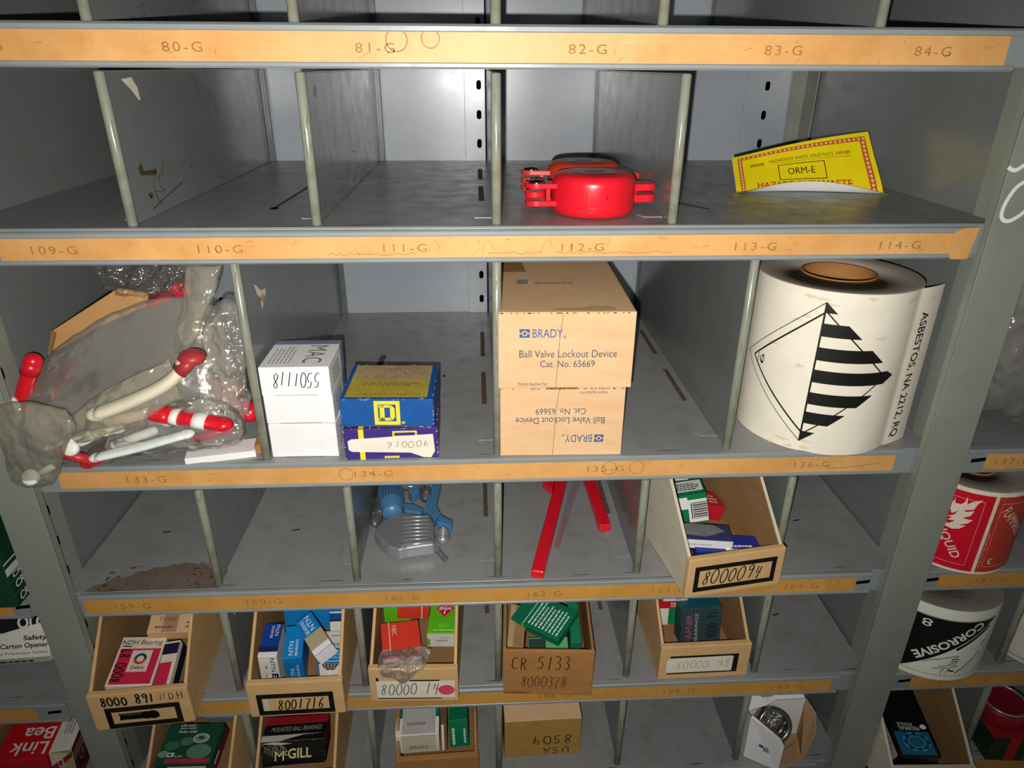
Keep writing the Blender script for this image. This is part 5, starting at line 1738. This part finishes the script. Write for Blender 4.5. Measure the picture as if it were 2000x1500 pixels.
def crw_right(F):
    F.rect(0, 0, 1, .62, pm('#6a1c3a', .45)); F.rect(0, .62, 1, .85, pm('#8d8560', .5)); F.rect(0, .85, 1, 1, pm('#8a2038', .45))
    F.disc(.4, .5, .17, .16, pm('#a08a8a', .5), 2, 0, 360, 24, .8); F.disc(.4, .5, .05, .08, pm('#a08a8a', .5), 2)
carton('seal_carton', 'white-topped maroon and tan carton beside the red lettered one', (-21.15, 1.25, -26.0), (-2, 3, 10), (.95, 2.4, 2.3), IVO, {'front': crw_front, 'right': crw_right, 'top': lambda F: F.small(.35, .4, .8, .95, 3, pm('#9b8a84', .5), 2, 4, True)})
carton('closed_carton', 'tan corrugated carton behind the red lettered one, cut off by the left edge', (-26.3, 2.4, -26.0), (0, 0, 4), (3.6, 3.4, 2.6), KRAFT_IN, {'top': lambda F: F.line([(.7, .9), (.8, .6), (.9, .95)], .06, INKB)})

# ================================================================ right bay, past the post
FLAME = [(-57.5, 2.7), (-56.8, 2.98), (-53.4, 3.17), (-45.4, 3.41), (-45.2, 3.61), (-44.2, 3.32), (-38.8, 3.34), (-36.3, 3.49), (-35.5, 3.77), (-33.8, 3.41), (-30.0, 3.58), (-21.8, 3.76), (-25.0, 3.53), (-27.2, 3.23), (-34.7, 3.11), (-32.9, 3.04), (-26.2, 3.17), (-28.0, 2.91), (-34.3, 2.71), (-24.8, 2.72), (-28.4, 2.52), (-35.7, 2.35), (-29.0, 2.39), (-34.0, 2.18), (-39.7, 2.08), (-47.1, 2.12), (-52.5, 2.22), (-43.8, 2.3), (-39.4, 2.51), (-46.1, 2.44), (-42.9, 2.62), (-47.0, 2.6), (-41.7, 2.78), (-39.0, 3.02), (-44.0, 2.81), (-45.7, 2.86), (-45.0, 2.97), (-48.7, 2.88), (-51.8, 2.66), (-53.3, 2.78)]
FR = pm('#d3132b', .34, var=.05)
FO = pm('#bf3d2c', .34, var=.05)
CRM = pm('#f0e4cc', .45)
F = Flat()
kk = 57.3 / 2.33
for u0, m_ in ((-110, FR), (-7.5, FO)):
    F.rect(u0, .14, u0 + 99, 3.98, m_, 1)
    F.frame(u0 + 5, .42, u0 + 91, 3.66, .35, pm('#f2b6a8', .45), 2, .02)
F.poly(FLAME, CRM, 2)
F.text('FLAMMABLE', -105, 2.2, -60, 2.6, CRM, 2)
Fd = Flat()
def Tl(ax, az, ang):
    ca, sa = math.cos(rad(ang)), math.sin(rad(ang))
    return lambda p: (ax + (p[0] * ca - p[1] * sa) * kk, az + (p[0] * sa + p[1] * ca))
F.T = Tl(-56, 1.98, -56)
F.text('LIQUID', 0, 0, 1.66, .42, CRM, 2, 0, 0, .01)
F.line([(-.5, .2), (-.25, .2)], .1, CRM, 2)
F.T = Tl(0, 3.35, -48)
F.text('FLAMMABLE', .05, -.12, 2.0, .32, CRM, 2)
F.T = None
F.text('3', 2.5, .55, 7.5, .85, CRM, 2, 180)
F.small(-6, .4, -4.5, 2.6, 1, pm('#efb0a0', .5), 2, 4, True)
make_roll('label_roll', 'roll of red flammable liquid labels beyond the right post', (20.86, 1.61, Z4 + .02), 2.31, 4.16, .95, CRM, pm('#a19a8c', .6, var=.12), F, (-175, 150))
F = Flat()
BK = pm('#141412', .36, var=.05)
CW = pm('#eef0dc', .42, var=.04)
kc = 57.3 / 2.87
F.frame(-44, .3, 30, 3.62, .45, INK, 1, .02)
F.poly([(-43.5, .35), (-43.5, 3.58), (29.5, 3.58)], BK, 2)
F.text('8', -38, 3.0, -30, 3.42, CW, 3, 180)
ang = math.degrees(math.atan2(3.25, 73 / kc))
F.T = lambda p: (-41 + (p[0] * math.cos(rad(ang)) - p[1] * math.sin(rad(ang))) * kc, .55 + p[0] * math.sin(rad(ang)) + p[1] * math.cos(rad(ang)))
F.text('CORROSIVE', .6, .1, 3.95, .56, CW, 3, 180, 0, .03)
F.line([(2.3, -.2), (4.15, -.2)], .15, INK, 3)
F.T = None
def hk(pts, w): F.line(smooth_pts([(-44 + x * 74, .3 + y * 3.3) for x, y in pts], 4), w * 1.5, INK, 3)
hk([(.22, .2), (.3, .27), (.42, .32), (.56, .38), (.6, .36), (.52, .31), (.6, .33), (.62, .30), (.52, .27), (.6, .28), (.6, .25), (.5, .23)], .025)
hk([(.34, .12), (.45, .15), (.55, .16), (.62, .2), (.5, .2), (.4, .17)], .022)
hk([(.46, .02), (.44, .08), (.48, .14)], .04); hk([(.5, .0), (.5, .07), (.53, .12)], .04); hk([(.52, .13), (.56, .1), (.6, .1)], .06)
hk([(.62, .06), (.75, .2), (.9, .42)], .05); hk([(.7, .06), (.85, .22), (.95, .38)], .018); hk([(.92, .5), (.88, .56), (.94, .6)], .05); hk([(.8, .44), (.82, .52)], .03); hk([(.85, .42), (.87, .5)], .03)
make_roll('label_roll', 'roll of black and white corrosive labels beyond the right post', (21.07, 1.96, Z5 + .02), 2.85, 4.17, .8, CW, pm('#8d877c', .6, var=.15), F, (-175, 46))
make_roll('label_roll', 'plain off-white label roll cut off by the right edge, past a divider', (26.9, 1.4, Z5 + .02), 2.2, 3.8, .8, pm('#e3d8cc', .45), pm('#8d877c', .6, var=.15), (lambda F: (F.rect(-170, .25, 150, .28, INK, 1), F.rect(-70, 3.2, -50, 3.4, INK, 1), F)[-1])(Flat()), (-175, 150))
t = thing('plastic_bag', 'bulging clear plastic bag hanging beyond the right post', 'bag', (20.6, .5, Z3), (0, 0, 0), 'clear plastic bags')
b = MB()
film(b, [[Vector(p) for p in r] for r in (
    [(-2.2, .6, 7.7), (-.6, .1, 7.9), (1.6, .1, 7.9), (3.8, .6, 7.7)],
    [(-2.5, .5, 5.4), (-.8, -.5, 5.5), (1.6, -.7, 5.4), (4.2, .3, 5.4)],
    [(-2.3, .5, 3.4), (-.8, -.4, 2.9), (1.6, -.6, 2.6), (4.0, .3, 2.4)],
    [(-1.6, .7, 2.1), (-.4, .5, 1.3), (1.6, .3, .6), (3.6, .5, .5)])], FILM, 1.3, .45, .55, 61, 60, 50, .1)
b.build('film_body', t)
tray('bin_tray', 'cardboard bin tray beyond the right post holding a black and blue carton', (18.6, -2.2, Z6 + .02), -2, 4.0, 2.0, 10, KRAFT_MOT, KRAFT_IN, None, 2.4, 3.0, side=KRAFT_MOT)
def fm_top(F):
    F.rect(.06, .02, .94, .34, pm('#1a627f', .4)); F.disc(.55, .2, .34, .13, pm('#4bb0cc', .4), 2, 0, 360, 32, .9); F.disc(.55, .2, .22, .085, pm('#3b9dbb', .4), 2, 0, 360, 28, .85)
    for k in range(8):
        a = k * 45
        F.disc(.55 + .28 * math.cos(rad(a)), .2 + .108 * math.sin(rad(a)), .06, .03, pm('#123f55', .4), 2)
    F.text('FEDERAL', .2, .36, .74, .41, IVO, 2, 180); F.text('MOGUL', .2, .42, .6, .465, IVO, 2, 180); F.disc(.86, .41, .08, .035, IVO, 2)
def fm_left(F):
    F.poly([(.3, .2), (.9, .3), (.95, .8), (.35, .75)], IVO, 2); F.small(.4, .4, .85, .65, 3, INK, 3)
carton('bearing_carton', 'black carton with a blue bearing picture in the tray beyond the right post', (20.3, -.15, -25.3), (9, -4, -8), (1.8, 3.6, 1.5), pm('#131313', .36), {'top': fm_top, 'left': fm_left, 'right': lambda F: F.small(.1, .3, .5, .6, 1, IVO)}, flap=None)
carton('bearing_carton', 'red and dark green carton cut off at the bottom right corner', (26.4, .6, Z6 + .02), (0, 0, -4), (2.9, 2.6, 1.6), pm('#223a24', .42), {'front': lambda F: (F.rect(.3, 0, .48, 1, pm('#b3261f', .42)), F.poly([(.6, 0), (.75, .7), (.9, 0)], pm('#b3261f', .42))), 'top': lambda F: F.rect(0, 0, 1, 1, pm('#a31f25', .4))}, base=True)
t = thing('red_can', 'dark red round can lying on top of the red and dark green carton', 'can', (26.2, .9, Z6 + 1.62))
b = MB(); b.lathe([(0, 0), (1.15, 0), (1.2, .06), (1.2, .8), (1.12, .9), (1.0, .86), (0, .84)], pm('#8f1a2c', .35, var=.1), 44); b.build('can_body', t)
b = MB(); b.lathe([(.95, .86), (1.1, .88), (1.1, .97), (.95, .95)], pm('#b9b4ac', .3, metal=.6), 44, None, True); b.build('rim', t)
